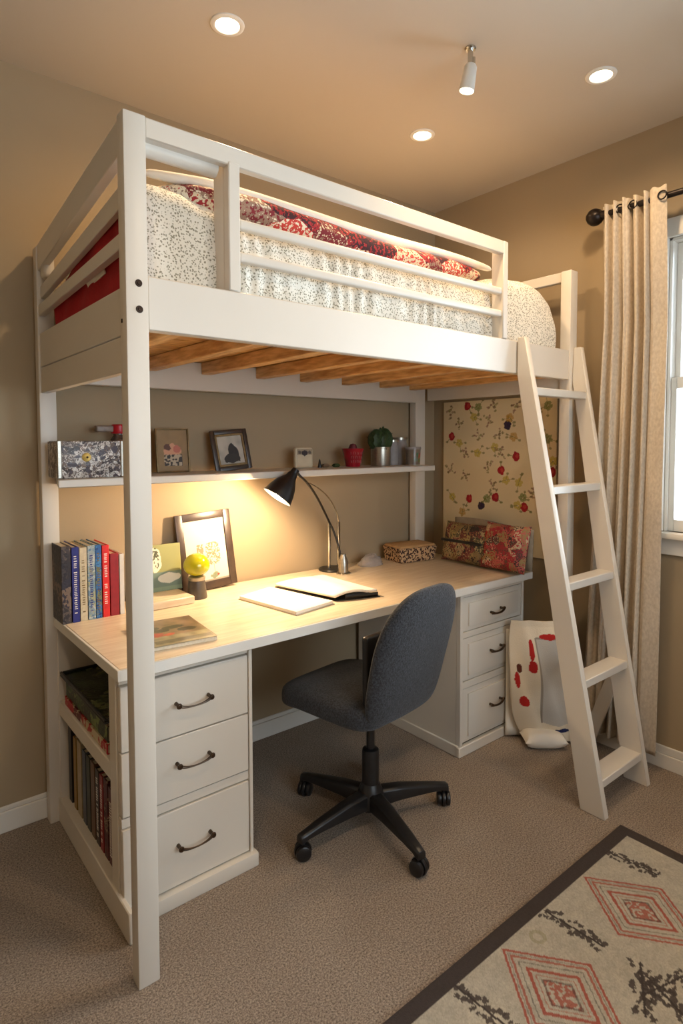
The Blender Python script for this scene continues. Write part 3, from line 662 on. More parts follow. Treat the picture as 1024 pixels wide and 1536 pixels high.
bk = thing('open_book', 'thick open book with a dark cover and curling pages on the desk behind the notebook', 'book', (1.02, .55, DZ))
P5 = [(.875, .72), (.925, .372), (1.105, .325), (1.12, .70)]
ch_('cover', quadslab([(.93, .375), (1.115, .315), (1.125, .70), (.875, .72)], DZ, DZ+.004), M['black'], bk)
def pgs(u, v):
    # u across from spine to fore edge, v along
    x0 = .872+.055*v; x1 = 1.128-.02*v; x = x0+(x1-x0)*u; y = .712+(.372-.712)*v-.045*u*v
    z = DZ+.010+.020*np.sin(np.clip(u*1.15+.12, 0, 1)*PI*.8)**.8*(.65+.55*v)
    return x, y, z
o = gridmesh('pages', pgs, 30, 24, M['paper'], bk); o.matrix_parent_inverse = Matrix.Translation(bk.location).inverted()
md = o.modifiers.new('thick', 'SOLIDIFY'); md.thickness = .009; md.offset = 0
# dark board showing under the curl
bm = B(); n = 16; ra = []; rb_ = []
for i in range(n+1):
    u = i/n; x, y, z = [float(k[0]) for k in pgs(np.array([.22+u*.78]), np.array([1.0]))]
    ra.append(bm.verts.new((x+.002, y-.004, DZ+.004))); rb_.append(bm.verts.new((x+.002, y-.004, max(DZ+.0055, z-.006))))
for i in range(n): bm.faces.new((ra[i], ra[i+1], rb_[i+1], rb_[i]))
o = ch_('fore_edge', bm, M['black'], bk); md = o.modifiers.new('thick', 'SOLIDIFY'); md.thickness = .003
# magazine
mg = thing('magazine', 'glossy magazine with a brown photo cover lying at the front left of the desk', 'magazine', (.27, .40, DZ), math.radians(-6))
obj('pages', box(-.105, .105, -.135, .135, 0, .012, bev=.002), M['page'], mg)
def mcol(c):
    c.put(c.x < 9, S(120, 96, 76)); c.nz(20, .8, 3); c.rect(-.2, .2, 0, .09, S(150, 142, 112), .8); c.rect(-.08, .1, .02, .05, S(90, 84, 74), .9)
    for i, (x, y) in enumerate(((-.03, .15), (.02, .17), (.05, .13), (-.06, .18))): c.ell(x, y, .035, .018, S(24, 20, 20), 1, .8, i)
    c.ell(-.06, .11, .03, .02, S(170, 50, 44), 1, 1, 3); c.ell(-.02, .1, .022, .014, S(190, 70, 54), 1, 1, 5); c.nz(60, .6, 6)
o = flat('cover', .212, .272, mcol, M['paint_gloss'], mg, .003, .001); o.rotation_euler = (-PI/2, 0, 0); o.location = (0, -.136, .0135)
# small clear dispenser by the lamp
tp = thing('pen_stand', 'small clear and chrome pen stand beside the desk lamp', 'pen stand', (1.268, .735, DZ))
obj('base', lathe([(0, 0), (.034, 0), (.035, .006), (.030, .010), (0, .011)], 28), M['chrome'], tp)
obj('cup', lathe([(0, .010), (.024, .010), (.023, .06), (.014, .085), (.012, .095), (.0, .097)], 24), M['tin'], tp)
# patterned box
pb = thing('patterned_box', 'small box with speckled sides and tan lid at the back right of the desk', 'box', (1.76, .78, DZ), math.radians(-8))
def bxw(z0, z1, s0, s1): return hexa([(-.12*s0, -.075*s0, z0), (.12*s0, -.075*s0, z0), (.12*s0, .075*s0, z0), (-.12*s0, .075*s0, z0), (-.12*s1, -.075*s1, z1), (.12*s1, -.075*s1, z1), (.12*s1, .075*s1, z1), (-.12*s1, .075*s1, z1)], .004)
spk = pattern_mat('speckled_board', S(196, 160, 120), [S(44, 26, 22), S(60, 34, 28)], 95, .98, bump=.1)
obj('body', bxw(0, .075, .92, 1.03), spk, pb); obj('lid', bxw(.0755, .088, 1.0, .92), mat('tan_board', S(186, 146, 98), .7, noise=.1, nscale=40), pb)
# crumpled clear bag behind the lamp
def bag_(u, v):
    a = u*2*PI; p = v*PI/2; r = 1+.25*(vnoise(u*4, v*4, 3, 12)-.5)
    return .075*np.cos(a)*np.cos(p)*r, .04*np.sin(a)*np.cos(p)*r, .055*np.sin(p)*r
cb = gridmesh('plastic_bag', bag_, 40, 14, M['lilac']); at(cb, (1.50, .80, DZ+.001)); tag(cb, 'crumpled translucent plastic bag between the lamp and the speckled box', 'bag')
# floral cushion leaning on the wall hanging
cs = thing('cushion', 'patchwork cushion of tapestry and rose fabric propped at the right end of the desk', 'cushion', (1.89, .395, DZ))
CM = Matrix.Rotation(math.radians(14), 4, 'Y')
def cpad(w_, h_, t_, cy):
    m4 = Matrix.Translation((0, cy, h_/2+.006)) @ CM @ Matrix.Rotation(PI/2, 4, 'Y') @ Matrix.Rotation(PI/2, 4, 'Z')
    return pillow_bm(w_, h_, t_, 16, .42, Matrix.Translation((0, cy, h_/2+.006)) @ CM @ Matrix(((0, 0, 1, 0), (1, 0, 0, 0), (0, 1, 0, 0), (0, 0, 0, 1))))
obj('tapestry_panel', cpad(.30, .205, .085, .11), M['tapestry'], cs)
obj('rose_panel', cpad(.25, .225, .09, -.12), M['rosefabric'], cs)
obj('dark_band', box(-.047, -.035, -.01, .245, .112, .126, bev=.003), M['black'], cs)
gb = gridmesh('backing', lambda u, v: (.052+.01*v, .24-u*.47, .02+v*(.205-.01*u)+.008*np.sin(u*5)), 20, 6, mat('grey_ticking', S(150, 136, 116), .9, noise=.1, nscale=30), cs, thick=.006)

# wall hanging
FL = [(.668,1.566,'R'),(.597,1.558,'g'),(.625,1.505,'y'),(.522,1.486,'s'),(.411,1.457,'k'),(.779,1.403,'R'),(.723,1.367,'y'),(.591,1.407,'s'),(.675,1.315,'s'),(.598,1.313,'y'),(.466,1.409,'s'),(.374,1.398,'o'),(.358,1.298,'R'),(.447,1.223,'R'),(.528,1.244,'s'),(.785,1.218,'s'),(.678,1.191,'s'),(.489,1.344,'y'),(.449,1.321,'s'),(.651,1.065,'R'),(.482,1.084,'R'),(.57,1.033,'k'),(.318,1.092,'g'),(.31,1.045,'R'),(.341,1.167,'y'),(.77,1.067,'y'),(.698,.988,'o'),(.502,1.139,'s'),(.534,1.073,'g'),(.347,1.051,'y'),(.417,1.176,'y'),(.783,1.539,'s'),(.724,1.474,'s'),(.499,1.57,'s'),(.398,1.495,'o'),(.182,1.546,'g'),(.179,1.387,'g'),(.151,1.281,'y'),(.159,1.227,'R'),(.205,1.317,'s'),(.364,1.554,'s'),(.25,1.5,'s'),(.22,1.2,'y'),(.26,1.12,'s'),(.19,1.06,'R')]
HY0, HY1, HZ0, HZ1 = .135, .838, .80, 1.594
FC = {'R': S(160, 22, 30), 'g': S(110, 122, 52), 'y': S(196, 170, 60), 's': S(150, 128, 84), 'k': S(62, 44, 58), 'o': S(196, 146, 62)}
def hcol(c):
    cy_ = (HY0+HY1)/2
    for i, (y, z, k) in enumerate(FL):
        x = cy_-y; h = z-HZ0; r = random.Random(i); c0 = FC[k]; st = S(120, 112, 58)
        if k in 'Rk':
            c.ell(x, h, .021, .024, c0, 1, .9, i); c.ell(x+.005, h+.003, .010, .011, S(200, 70, 60) if k == 'R' else S(40, 28, 60), .6, 1, i+50)
            a = r.uniform(0, 6.28); c.line(x+.02*math.cos(a), h+.02*math.sin(a), x+.045*math.cos(a), h+.045*math.sin(a), .004, st, .8); c.ell(x+.045*math.cos(a), h+.045*math.sin(a), .009, .006, st, .8, .8, i)
        elif k == 's':
            a = r.uniform(0, 6.28)
            for q in range(4):
                b2 = a+q*1.4+r.uniform(-.3, .3); L = r.uniform(.02, .042); ex, ey = x+L*math.cos(b2), h+L*math.sin(b2)
                c.line(x, h, ex, ey, .0022, c0, .6)
                for w2 in (.35, .6, .85, 1.0): c.ell(x+(ex-x)*w2+r.uniform(-.006, .006), h+(ey-h)*w2+r.uniform(-.006, .006), r.uniform(.004, .009), r.uniform(.003, .007), r.choice([S(126, 98, 68), S(146, 132, 80), S(156, 112, 92)]), .75, 1.5, i*5+q)
        else:
            for q in range(5): 
                b2 = q*1.256+i; c.ell(x+.014*math.cos(b2), h+.014*math.sin(b2), .011, .010, c0, .75, 1, i*7+q)
            for q in range(3):
                b2 = r.uniform(0, 6.28); L = r.uniform(.03, .05); c.line(x, h, x+L*math.cos(b2), h+L*math.sin(b2), .003, st, .7); c.ell(x+L*math.cos(b2), h+L*math.sin(b2), .009, .006, st, .7, 1, i+q)
    c.nz(8, .06, 2)
def hcolf(u, v): c = Cv((u-.5)*(HY1-HY0), v*(HZ1-HZ0), S(226, 206, 164)); hcol(c); return c.out()
wh = gridmesh('wall_hanging', lambda u, v: (2.088-.004*np.sin(u*6)*(1-v), HY1-u*(HY1-HY0), HZ0+v*(HZ1-HZ0)), 300, 330, M['paint_cloth'], col=hcolf, thick=.008)
wh['label'] = 'cream cloth wall hanging scattered with small red and yellow flowers'; wh['category'] = 'wall hanging'

# picture frames (local: faces -Y, leans back)
def frame(name, label, W, H, bw, loc, rz, lean, tilt, fm, fn, matw=0, matc=None, inner=None, dep=.014):
    t = thing(name, label, 'picture frame', loc, rz); t.rotation_euler = (lean, tilt, rz)
    bm = B()
    bx(bm, -W/2, -W/2+bw, -dep, 0, 0, H, bev=.003, seg=2); bx(bm, W/2-bw, W/2, -dep, 0, 0, H, bev=.003, seg=2); bx(bm, -W/2+bw, W/2-bw, -dep, 0, 0, bw, bev=.003, seg=2); bx(bm, -W/2+bw, W/2-bw, -dep, 0, H-bw, H, bev=.003, seg=2)
    obj('frame', bm, fm, t)
    if inner:
        bm = B(); a, b2 = bw, inner[0]; bx(bm, -W/2+a, -W/2+a+b2, -dep*.8, 0, a, H-a, bev=.001); bx(bm, W/2-a-b2, W/2-a, -dep*.8, 0, a, H-a, bev=.001); bx(bm, -W/2+a, W/2-a, -dep*.8, 0, a, a+b2, bev=.001); bx(bm, -W/2+a, W/2-a, -dep*.8, 0, H-a-b2, H-a, bev=.001)
        obj('inner_frame', bm, inner[1], t)
    obj('backing', box(-W/2+.002, W/2-.002, -.002, 0, .002, H-.002, bev=0), M['black'], t)
    o = flat('picture', W-2*bw+.002, H-2*bw+.002, fn, M['paint'], t, .0018, .001); o.location = (0, -.006, bw-.001)
    return t
def pic_topiary(c):
    c.put(c.x < 9, S(206, 196, 176)); 
    g = S(120, 104, 64)
    n_ = vnoise(c.x, c.y, 260, 3) > .45
    c.put((np.abs(c.x+.028) < .016) & (c.y > .07) & (c.y < .16) & n_, g, .9); c.put((((c.x-.03)/.034)**4+((c.y-.115)/.048)**4 < 1) & n_, g, .9)
    c.line(-.028, .02, -.028, .08, .003, g); c.line(.03, .02, .03, .07, .003, g); c.ell(.03, .022, .02, .012, S(110, 120, 90), .9, 1.2, 4); c.ell(.045, .022, .005, .004, S(180, 40, 40)); c.rect(-.1, .1, 0, .008, S(120, 110, 90), .7)
frame('picture_frame', 'dark brown picture frame with a pale topiary print leaning on the wall behind the desk', .255, .325, .032, (.647, .868, DZ+.0035), math.radians(2), math.radians(-7), math.radians(-3), M['frame_dark'], pic_topiary)
def pic_child(c):
    c.put(c.x < 9, S(146, 118, 78)); c.nz(60, .15); c.ell(0, .082, .034, .026, S(206, 150, 116), 1, .8, 2); c.ell(.018, .088, .015, .015, S(190, 110, 90), 1, .5, 3); c.ell(-.02, .095, .014, .012, S(96, 60, 44), 1, .8, 3); c.rect(-.034, .038, .02, .066, S(60, 50, 44)); c.put((np.abs(c.x) < .036) & (c.y > .02) & (c.y < .066) & (vnoise(c.x, c.y, 150, 6) > .55), S(200, 180, 150), .8)
frame('picture_frame', 'thin gilt picture frame with a tan mount and a small portrait, on the shelf', .135, .175, .006, (.475, .83, 1.2545), math.radians(-4), math.radians(-8), 0, M['frame_gold'], pic_child)
def pic_dog(c):
    c.put(c.x < 9, S(176, 170, 156)); c.nz(50, .5, 3); c.ell(.012, .055, .028, .042, S(34, 30, 26), 1, 1.1, 4); c.ell(.0, .035, .034, .02, S(44, 38, 32), 1, 1, 6); c.ell(.006, .085, .013, .014, S(40, 34, 28), 1, .8, 7); c.rect(-.06, .06, 0, .012, S(120, 110, 90), .8)
frame('picture_frame', 'dark wooden picture frame with a grey photo, standing tilted on the shelf', .165, .175, .018, (.745, .83, 1.2545), math.radians(-6), math.radians(-12), math.radians(-5), M['frame_dark'], pic_dog, inner=(.009, M['frame_gold']))
def pic_green(c):
    c.put(c.x < 9, S(150, 150, 96)); c.nz(12, .25, 2); c.ell(-.03, .13, .022, .055, S(226, 222, 196), 1, 1.1, 3); c.put((((c.x+.03)/.016)**2+((c.y-.13)/.045)**2 < 1) & (vnoise(c.x, c.y, 200, 5) > .55), S(80, 84, 60)); c.rect(-.1, .1, 0, .075, S(110, 130, 118)); c.ell(.02, .05, .05, .02, S(208, 208, 196), 1, .6, 8); c.rect(-.1, .1, 0, .018, S(130, 150, 126))
gc = thing('greeting_card', 'green picture card leaning on the wall left of the dark topiary frame', 'card', (.437, .845, DZ+.031), 0); gc.rotation_euler = (math.radians(-6), 0, 0)
flat('card', .15, .185, pic_green, M['paint'], gc, .002, .002)
lg = obj('wooden_tray', box(.30, .497, .70, .875, DZ+.0005, DZ+.030, bev=.003), M['desk']); tag(lg, 'low pale wooden tray on the desk under the green picture card', 'tray')
# ornament: yellow-green glass ball on a grey cup
orn = thing('ornament', 'yellow-green glass ball standing in a dark grey cup in front of the topiary frame', 'ornament', (.542, .775, DZ))
obj('cup', lathe([(0, 0), (.040, 0), (.041, .004), (.032, .07), (.028, .072), (0, .072)], 36), M['greystone'], orn)
obj('clear_collar', lathe([(0, .0725), (.032, .072), (.034, .085), (.028, .09), (0, .09)], 32), M['tin'], orn)
bm = B(); n = 32
prof = [(.052*math.sin(a)*(1+.04*math.sin(2*a)), .134-.046*math.cos(a)) for a in [PI*i/20 for i in range(21)]]; lathe(prof, 36, bm); obj('glass_ball', bm, M['yellowglass'], orn)

# ---------------------------------------------------------------- books
def book(label, x, y, z, T, D, Hh, cov, rz=0, tilt=0, lie=False, axis='y', title=None, group=None, cover_print=None, name='book', tcol=None):
    """spine faces -Y locally; thickness along X, depth along Y, height along Z"""
    t = thing(name, label, 'book', (x, y, z), rz, group); t.rotation_euler = (0, tilt, rz)
    bm = B(); bx(bm, -T/2, -T/2+.0025, 0, D, 0, Hh, bev=.0008); bx(bm, T/2-.0025, T/2, 0, D, 0, Hh, bev=.0008); bx(bm, -T/2, T/2, -.001, .003, 0, Hh, bev=.001)
    obj('cover', bm, cov, t); obj('pages', box(-T/2+.003, T/2-.003, .003, D-.004, .003, Hh-.004, bev=.0005), M['page'], t)
    if title:
        r = random.Random(title); bm = B(); zz = Hh*.12
        while zz < Hh*.88:
            L = r.uniform(.003, .007)
            if r.random() < .82: bx(bm, -T*.22+r.uniform(-.001, .001), T*.22*r.uniform(.5, 1), -.0018, -.0008, zz, zz+L*.6, bev=0)
            zz += L+.0025
        obj('spine_lettering', bm, tcol or M['paper'], t, sm=False)
    return t
def bm_(n, c, rough=.45, **k): return mat(n, c, rough, noise=k.pop('noise', .12), nscale=k.pop('nscale', 40), **k)
c_grey = patch_mat('dark_photo_cover', [S(40, 34, 38), S(86, 74, 66), S(30, 26, 34), S(60, 50, 50), S(120, 100, 84), S(36, 34, 48)], 14, .4, 60)
c_navy = bm_('navy_cover', S(34, 40, 120)); c_cream = bm_('cream_cover', S(206, 192, 160), noise=.1, nscale=90); c_lb = patch_mat('pale_blue_cover', [S(150, 164, 168), S(190, 196, 188), S(96, 130, 156), S(170, 170, 130), S(120, 150, 170)], 60, .45, 160)
c_bl = patch_mat('blue_mixed_cover', [S(40, 90, 150), S(70, 130, 180), S(30, 60, 120), S(120, 130, 90), S(50, 100, 160)], 60, .45, 160)
c_red = bm_('bright_red_cover', S(222, 34, 30)); c_dred = bm_('dark_red_cover', S(150, 26, 34)); c_wh = bm_('white_cover', S(220, 212, 200), noise=.04); c_blk = bm_('black_cover', S(34, 30, 34))
yB = .735
G = 'books standing at the left end of the desk'
row = [('large book with a dark photographic cover, leftmost in the row on the desk', .030, .030, .118, .268, c_grey, None, None),
       ('blue-spined book with white lettering, standing at the left end of the desk', .0605, .024, .175, .262, c_navy, 'blue one', None),
       ('cream-spined book standing between the blue book and the pale blue one', .0865, .024, .17, .258, c_cream, 'cream', M['frame_gold']),
       ('pale blue and white mottled book standing right of the cream book', .1135, .025, .165, .262, c_lb, 'pale', c_navy),
       ('mid-blue book standing directly left of the bright red one', .1375, .020, .165, .262, c_bl, 'mid', M['frame_gold']),
       ('bright red book standing in the row on the desk', .163, .024, .16, .258, c_red, 'red', None),
       ('shorter dark red book leaning beside the bright red book on the desk', .193, .030, .15, .225, c_dred, None, None),
       ('thin white-edged book, rightmost of the row on the desk', .219, .016, .15, .22, c_wh, None, None)]
for lb, x, T, D, Hh, cv, ti, tc_ in row:
    book(lb, x+.012, yB, DZ, T, D, Hh, cv, title=ti, tcol=tc_, group=G)
# side shelf, lower: spines face -X
G2 = 'books standing on the bottom shelf of the left drawer unit'
low = [('black-spined book farthest back on the bottom side shelf', .80, .034, .27, c_blk), ('yellow book second from the back on the bottom side shelf', .742, .030, .255, bm_('mustard_cover', S(150, 116, 52))),
       ('cream book third from the back on the bottom side shelf', .690, .045, .26, bm_('ivory_cover', S(170, 152, 120))), ('slate blue book in the middle of the bottom side shelf', .635, .034, .25, bm_('slate_cover', S(78, 84, 96))),
       ('dark green-grey book in the middle of the bottom side shelf', .590, .036, .25, bm_('moss_cover', S(58, 60, 50))), ('brown book fifth along the bottom side shelf', .543, .038, .25, bm_('brown_cover', S(104, 76, 58))),
       ('dark book just behind the red one on the bottom side shelf', .497, .034, .245, bm_('umber_cover', S(48, 34, 32))), ('red-spined book near the front of the bottom side shelf', .457, .030, .245, bm_('crimson_cover', S(140, 26, 30))),
       ('maroon speckled book near the front of the bottom side shelf', .415, .036, .25, patch_mat('maroon_speckle', [S(70, 16, 22), S(96, 24, 28), S(50, 14, 20), S(180, 150, 120), S(80, 20, 26), S(60, 16, 20)], 40, .5, 200)), ('dark red book nearest the front of the bottom side shelf', .372, .034, .24, bm_('oxblood_cover', S(84, 22, 26)))]
for lb, y, T, Hh, cv in low:
    book(lb, .058, y, .091, T, .155, Hh, cv, rz=-PI/2, title=lb if 'red' in lb else None, group=G2)
# middle side shelf: things lying flat
G3 = 'books stacked flat on the upper side shelf of the left drawer unit'
def lying(lb, z, T, y0, y1, x0, x1, cv, print_=None):
    t = thing('book', lb, 'book', ((x0+x1)/2, (y0+y1)/2, z), 0, G3); W2, D2 = (x1-x0)/2, (y1-y0)/2
    bm = B(); bx(bm, -W2, W2, -D2, D2, 0, .002, bev=.0006); bx(bm, -W2, W2, -D2, D2, T-.002, T, bev=.0006); bx(bm, -W2, -W2+.003, -D2, D2, 0, T, bev=.0008); obj('cover', bm, cv, t)
    obj('pages', box(-W2+.003, W2-.003, -D2+.003, D2-.003, .002, T-.002, bev=0), M['page'], t); return t
lying('red and cream book lying at the bottom of the flat stack', .4485, .030, .35, .80, .045, .22, patch_mat('red_cream_spine', [S(180, 30, 40), S(190, 170, 130), S(170, 26, 34), S(200, 184, 150), S(90, 20, 26)], 12, .5, 30))
lying('dark green gardening book lying in the middle of the flat stack', .479, .052, .36, .80, .05, .22, patch_mat('green_photo_spine', [S(30, 40, 24), S(60, 84, 36), S(24, 30, 22), S(120, 136, 70), S(40, 50, 28)], 22, .4, 80))
lying('thin brown and red book lying third in the flat stack', .5315, .014, .35, .81, .047, .22, patch_mat('brown_red_spine', [S(90, 74, 58), S(130, 36, 40), S(70, 56, 44), S(110, 90, 70)], 16, .5, 60))
tr = thing('serving_tray', 'black-rimmed tray with a dark green leafy print on top of the flat stack of books', 'tray', (.135, .58, .546)); tr.rotation_euler = (0, 0, 0)
bm = B(); bx(bm, -.10, .09, -.24, .24, 0, .006, bev=.002); bx(bm, -.10, -.092, -.24, .24, .006, .016, bev=.002); bx(bm, .082, .09, -.24, .24, .006, .016, bev=.002); bx(bm, -.092, .082, -.24, -.232, .006, .016, bev=.002); bx(bm, -.092, .082, .232, .24, .006, .016, bev=.002); obj('rim', bm, M['black'], tr)
obj('inlay', box(-.09, .08, -.23, .23, .0062, .008, bev=0), patch_mat('leaf_print', [S(24, 30, 20), S(50, 66, 36), S(36, 40, 28), S(90, 96, 60), S(30, 34, 26)], 20, .25, 60), tr)

# ---------------------------------------------------------------- things on the shelf
ZS = 1.2545
gl = thing('glitter_box', 'glittery silver box with a yellow flower knob at the left end of the shelf', 'box', (.125, .75, ZS))
spark = patch_mat('glitter', [S(60, 48, 44), S(190, 180, 170), S(90, 74, 64), S(220, 214, 206), S(120, 100, 84), S(70, 60, 66)], 70, .3, 260)
obj('body', box(-.115, .10, -.075, .055, 0, .125, bev=.004, seg=2), spark, gl)
obj('corner_post', box(-.118, -.103, -.078, -.066, 0, .127, bev=.003), M['tin'], gl); obj('corner_post', box(.088, .103, -.078, -.066, 0, .127, bev=.003), M['tin'], gl)
obj('flower_knob', lathe([(0, .010), (.006, .009), (.012, .004), (.015, 0), (0, 0)], 20, mtx=Matrix.Translation((-.025, -.076, .07)) @ Matrix.Rotation(PI/2, 4, 'X')), mat('yellow_enamel', S(226, 196, 110), .4, noise=.15, nscale=100), gl)
obj('knob_centre', lathe([(0, .013), (.003, .012), (.004, .009), (0, .009)], 12, mtx=Matrix.Translation((-.025, -.076, .07)) @ Matrix.Rotation(PI/2, 4, 'X')), M['bolt'], gl)
bo = thing('perfume_bottle', 'tall dark glass bottle with a red cap behind the glittery box', 'bottle', (.268, .845, ZS))
obj('body', lathe([(0, 0), (.038, 0), (.040, .006), (.040, .10), (.030, .13), (.020, .145), (.020, .152), (0, .152)], 28), mat('smoky_glass', S(74, 60, 52), .15, coat=.5, noise=.2, nscale=30), bo)
obj('cap', lathe([(0, .1525), (.026, .1525), (.028, .158), (.027, .182), (.022, .187), (0, .188)], 24), mat('red_cap', S(176, 14, 30), .35, noise=.1, nscale=30), bo)
obj('spout', box(-.085, -.02, -.014, .014, .158, .182, bev=.006, seg=3), mat('grey_spout', S(126, 108, 94), .4, noise=.2, nscale=60), bo)
def clockcol(c): c.put(c.x < 9, S(206, 190, 158)); c.nz(40, .2); c.rect(-.1, .1, .055, .2, S(130, 112, 88), .7); c.ell(0, .062, .016, .013, S(40, 30, 34), 1, .6, 2); c.ell(-.026, .066, .008, .008, S(60, 46, 44), .8, .8, 3); c.ell(.026, .066, .008, .008, S(60, 46, 44), .8, .8, 3)
tk = thing('trinket_block', 'small cream square block with a dark smudged top edge on the shelf', 'trinket', (1.095, .80, ZS), math.radians(-6))
obj('block', box(-.046, .046, .002, .03, 0, .094, bev=.012, seg=3), M['cream'], tk); o = flat('face', .078, .08, clockcol, M['paint'], tk, .002, .001); o.location = (0, .001, .007)
for (x, y, lb, mm, s) in ((1.180, .80, 'tiny black cone standing beside the cream block on the shelf', M['black'], 0), (1.205, .79, 'tiny crumpled silver lump on the shelf', M['tin'], 1), (1.262, .78, 'tiny olive pebble on the shelf before the red pot', M['leaf'], 1)):
    if s: o = obj('pebble', pillow_bm(.036, .024, .018, 8), mm); o.location = (x, y, ZS+.009)
    else: o = obj('paper_cone', lathe([(0, .042), (.004, .034), (.010, .002), (.010, 0), (0, 0)], 14), mm); o.location = (x, y, ZS)
    tag(o, lb, 'trinket')
rp = thing('red_pot', 'small glossy red pot with pale lettering on the shelf', 'pot', (1.375, .79, ZS))
obj('bowl', lathe([(0, 0), (.034, 0), (.037, .004), (.050, .07), (.056, .088), (.053, .088), (.046, .07), (.030, .012), (0, .010)], 36), M['redglass'], rp)
obj('knob', lathe([(0, .05), (.018, .055), (.022, .09), (.014, .108), (0, .112)], 20), mat('maroon_ball', S(96, 14, 26), .5, noise=.2, nscale=40), rp)
bm = B(); r = random.Random(4)
for row_, zz in enumerate((.066, .046, .026)):
    for i in range(7):
        a = math.radians(-140+i*13+r.uniform(-2, 2)); R2 = .0378+.0128*(zz-.004)/.066+.0006
        mtx = Matrix.Translation((R2*math.cos(a), R2*math.sin(a), zz)) @ Matrix.Rotation(a+PI/2, 4, 'Z')
        k = r.choice([0, 1, 2]); bx(bm, -.0006, .0006, -.0004, .0004, -.006, .006, bev=0, mtx=mtx)
        if k: bx(bm, -.0006, .0040, -.0004, .0004, (.005 if k == 1 else -.006), (.006 if k == 1 else -.005), bev=0, mtx=mtx)
        if k == 2: bx(bm, .003, .004, -.0004, .0004, -.006, .003, bev=0, mtx=mtx)
obj('lettering', bm, mat('faded_pink', S(190, 110, 110), .6, noise=.1), rp, sm=False)
pp = thing('potted_plant', 'bushy dark green cactus-like plant in a brushed tin pot on the shelf', 'potted plant', (1.545, .775, ZS))
obj('pot', lathe([(0, 0), (.049, 0), (.050, .004), (.050, .088), (.052, .09), (.052, .094), (.047, .094), (.046, .08), (0, .08)], 36), M['tin'], pp)
bm = B()
def lump(cx, cy, cz_, rx, rz_): 
    g = bmesh.ops.create_icosphere(bm, subdivisions=3, radius=1)
    for v in g['verts']:
        d = v.co.normalized(); k = 1+.10*math.sin(9*math.atan2(d.y, d.x)); v.co = Vector((cx+d.x*rx*k, cy+d.y*rx*k, cz_+d.z*rz_))
for a in ((-.024, .005, .128, .042, .056), (.024, .0, .132, .042, .058), (.0, -.02, .12, .034, .05), (.0, .02, .12, .03, .045), (-.006, -.004, .165, .010, .026), (.016, .0, .168, .009, .03), (.006, .006, .162, .010, .022)): lump(*a)
r = random.Random(3)
for v0 in list(bm.verts)[::6]:
    d = v0.co-Vector((0, 0, .12)); d.normalize(); p = v0.co; s = d.orthogonal().normalized()*.0035
    a_, b_, c0 = bm.verts.new(p+s), bm.verts.new(p-s), bm.verts.new(p+d*r.uniform(.005, .012)); bm.faces.new((a_, b_, c0))
obj('foliage', bm, M['leaf'], pp)
for (x, y, rr, hh, lb, tcol, prt) in ((1.655, .81, .034, .118, 'plain frosted jar on the shelf just right of the potted plant', M['lilac'], 0), (1.742, .84, .040, .130, 'pale lidded jar at the very back of the right end of the shelf', M['lilac'], 0)):
    j = thing('glass_jar', lb, 'jar', (x, y, ZS)); obj('body', lathe([(0, 0), (rr, 0), (rr, hh*.85), (rr*.9, hh*.9), (rr*.9, hh), (0, hh)], 28), tcol, j)
    obj('lid', lathe([(0, hh), (rr*1.02, hh), (rr*1.02, hh+.012), (0, hh+.013)], 28), M['tin'], j)
j = thing('candy_tub', 'round tub with a red and green flower label at the right end of the shelf', 'tub', (1.725, .725, ZS))
def tub(u, v): a = u*2*PI-PI/2; rr = .036+.003*v; return rr*np.cos(a), rr*np.sin(a), .001+v*.082
def tubc(u, v):
    c = Cv(u*.24, v*.082, S(128, 112, 96)); c.nz(60, .3)
    for i, (x, y, cc) in enumerate(((.015, .05, S(150, 40, 30)), (.235, .05, S(90, 120, 90)), (.01, .025, S(110, 120, 40)), (.225, .028, S(120, 130, 110)), (.03, .03, S(70, 90, 40)), (.0, .045, S(180, 100, 60)))): c.ell(x, y, .011, .012, cc, 1, 1, i)
    return c.out()
gridmesh('body', tub, 90, 30, M['paint_gloss'], j, tubc)
obj('base', lathe([(0, 0), (.0365, 0), (.0365, .003), (0, .003)], 28), M['cream'], j)
obj('lid', lathe([(0, .095), (.040, .094), (.042, .088), (.041, .080), (0, .080)], 32), M['lilac'], j)

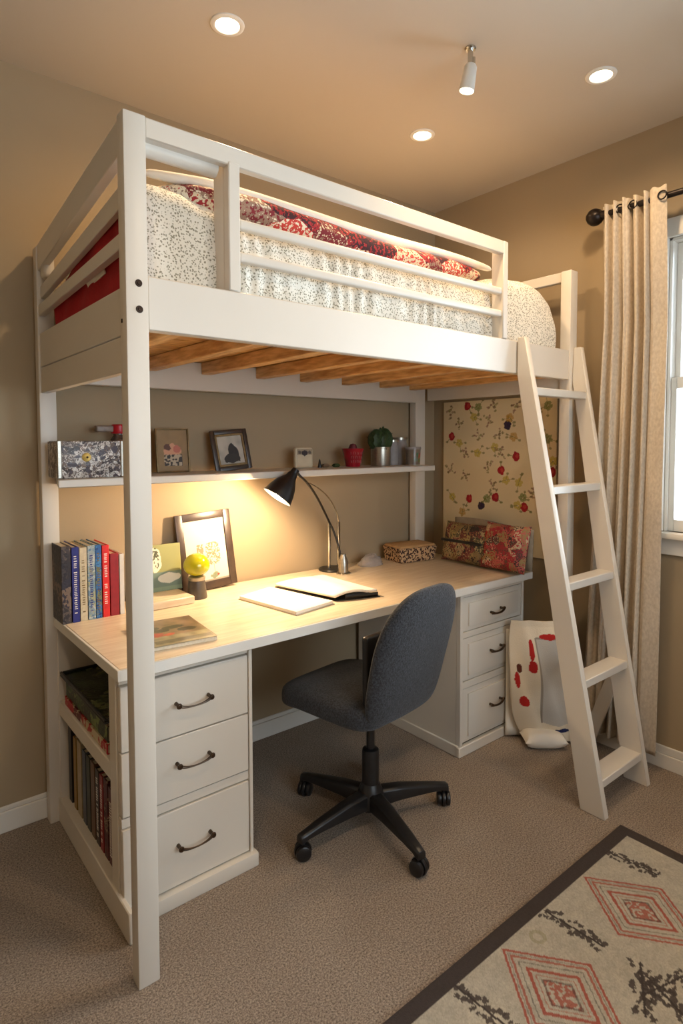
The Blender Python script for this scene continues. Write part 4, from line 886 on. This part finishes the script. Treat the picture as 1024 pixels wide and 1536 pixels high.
# ---------------------------------------------------------------- bag, leaning strip
BG = thing('tote_bag', 'white cloth bag with red flowers and a grey panel, slumped beside the right drawer unit', 'bag', (1.93, .10, 0))
def bagF(u, v):
    # front face of a slumped bag, broad, facing the camera
    x = 1.795+u*.205-.02*np.sin(v*PI); z = .015+v*.545; y = .170-.05*np.sin(u*PI)**.6*np.sin(np.clip(v*1.05, 0, 1)*PI*.9+.25)-.03*(1-v)**3-.20*u+.006*np.sin(u*17+v*9)
    x = x+.055*(1-v)**6*(1-u)
    return x, y, z
def bagc(u, v):
    c = Cv(u*.25, v*.56, S(222, 208, 184)); c.nz(14, .06)
    c.put((u > .36) & (v > .16+.02*np.sin(u*8)) & (v < .86), S(186, 180, 170)); c.put((np.abs(u-.36) < .012) & (v > .16) & (v < .86), S(150, 140, 126))
    c.put((np.abs(v-.86) < .007) & (u > .36), S(150, 140, 126)); rr = S(172, 26, 20)
    c.ell(.135, .49, .034, .014, rr, 1, .5, 1); c.ell(.065, .43, .010, .045, rr, 1, .8, 2); c.ell(.066, .355, .014, .026, rr, 1, .7, 3); c.ell(.028, .34, .010, .022, S(90, 40, 24), 1, .9, 4); c.ell(.018, .29, .009, .042, rr, 1, .7, 5); c.ell(.032, .19, .017, .026, rr, 1, .5, 6)
    c.ell(.17, .055, .036, .010, S(24, 34, 80), 1, .7, 7); return c.out()
o = gridmesh('front_panel', bagF, 110, 200, M['paint_cloth'], BG, bagc, .004); o.matrix_parent_inverse = Matrix.Translation(BG.location).inverted()
def bagB(u, v):
    x = 1.80+u*.15; z = .012+v*.50; y = .200-.12*u+0*v; return x, y, z
o = gridmesh('rear_panel', bagB, 14, 14, M['sheet'], BG, thick=.004); o.matrix_parent_inverse = Matrix.Translation(BG.location).inverted()
bm = pillow_bm(.19, .11, .07, 14, .5, Matrix.Translation((1.868, .045, .037)) @ Matrix.Rotation(math.radians(-40), 4, 'Z')); ch_('gathered_base', bm, M['sheet'], BG)
ls = obj('wooden_strip', hexa([(1.985, -.115, .001), (1.995, -.115, .001), (1.995, -.055, .001), (1.985, -.055, .001), (2.0, -.235, .36), (2.01, -.235, .36), (2.01, -.175, .36), (2.0, -.175, .36)]), W_); tag(ls, 'short white board leaning on the curtain behind the ladder', 'board')
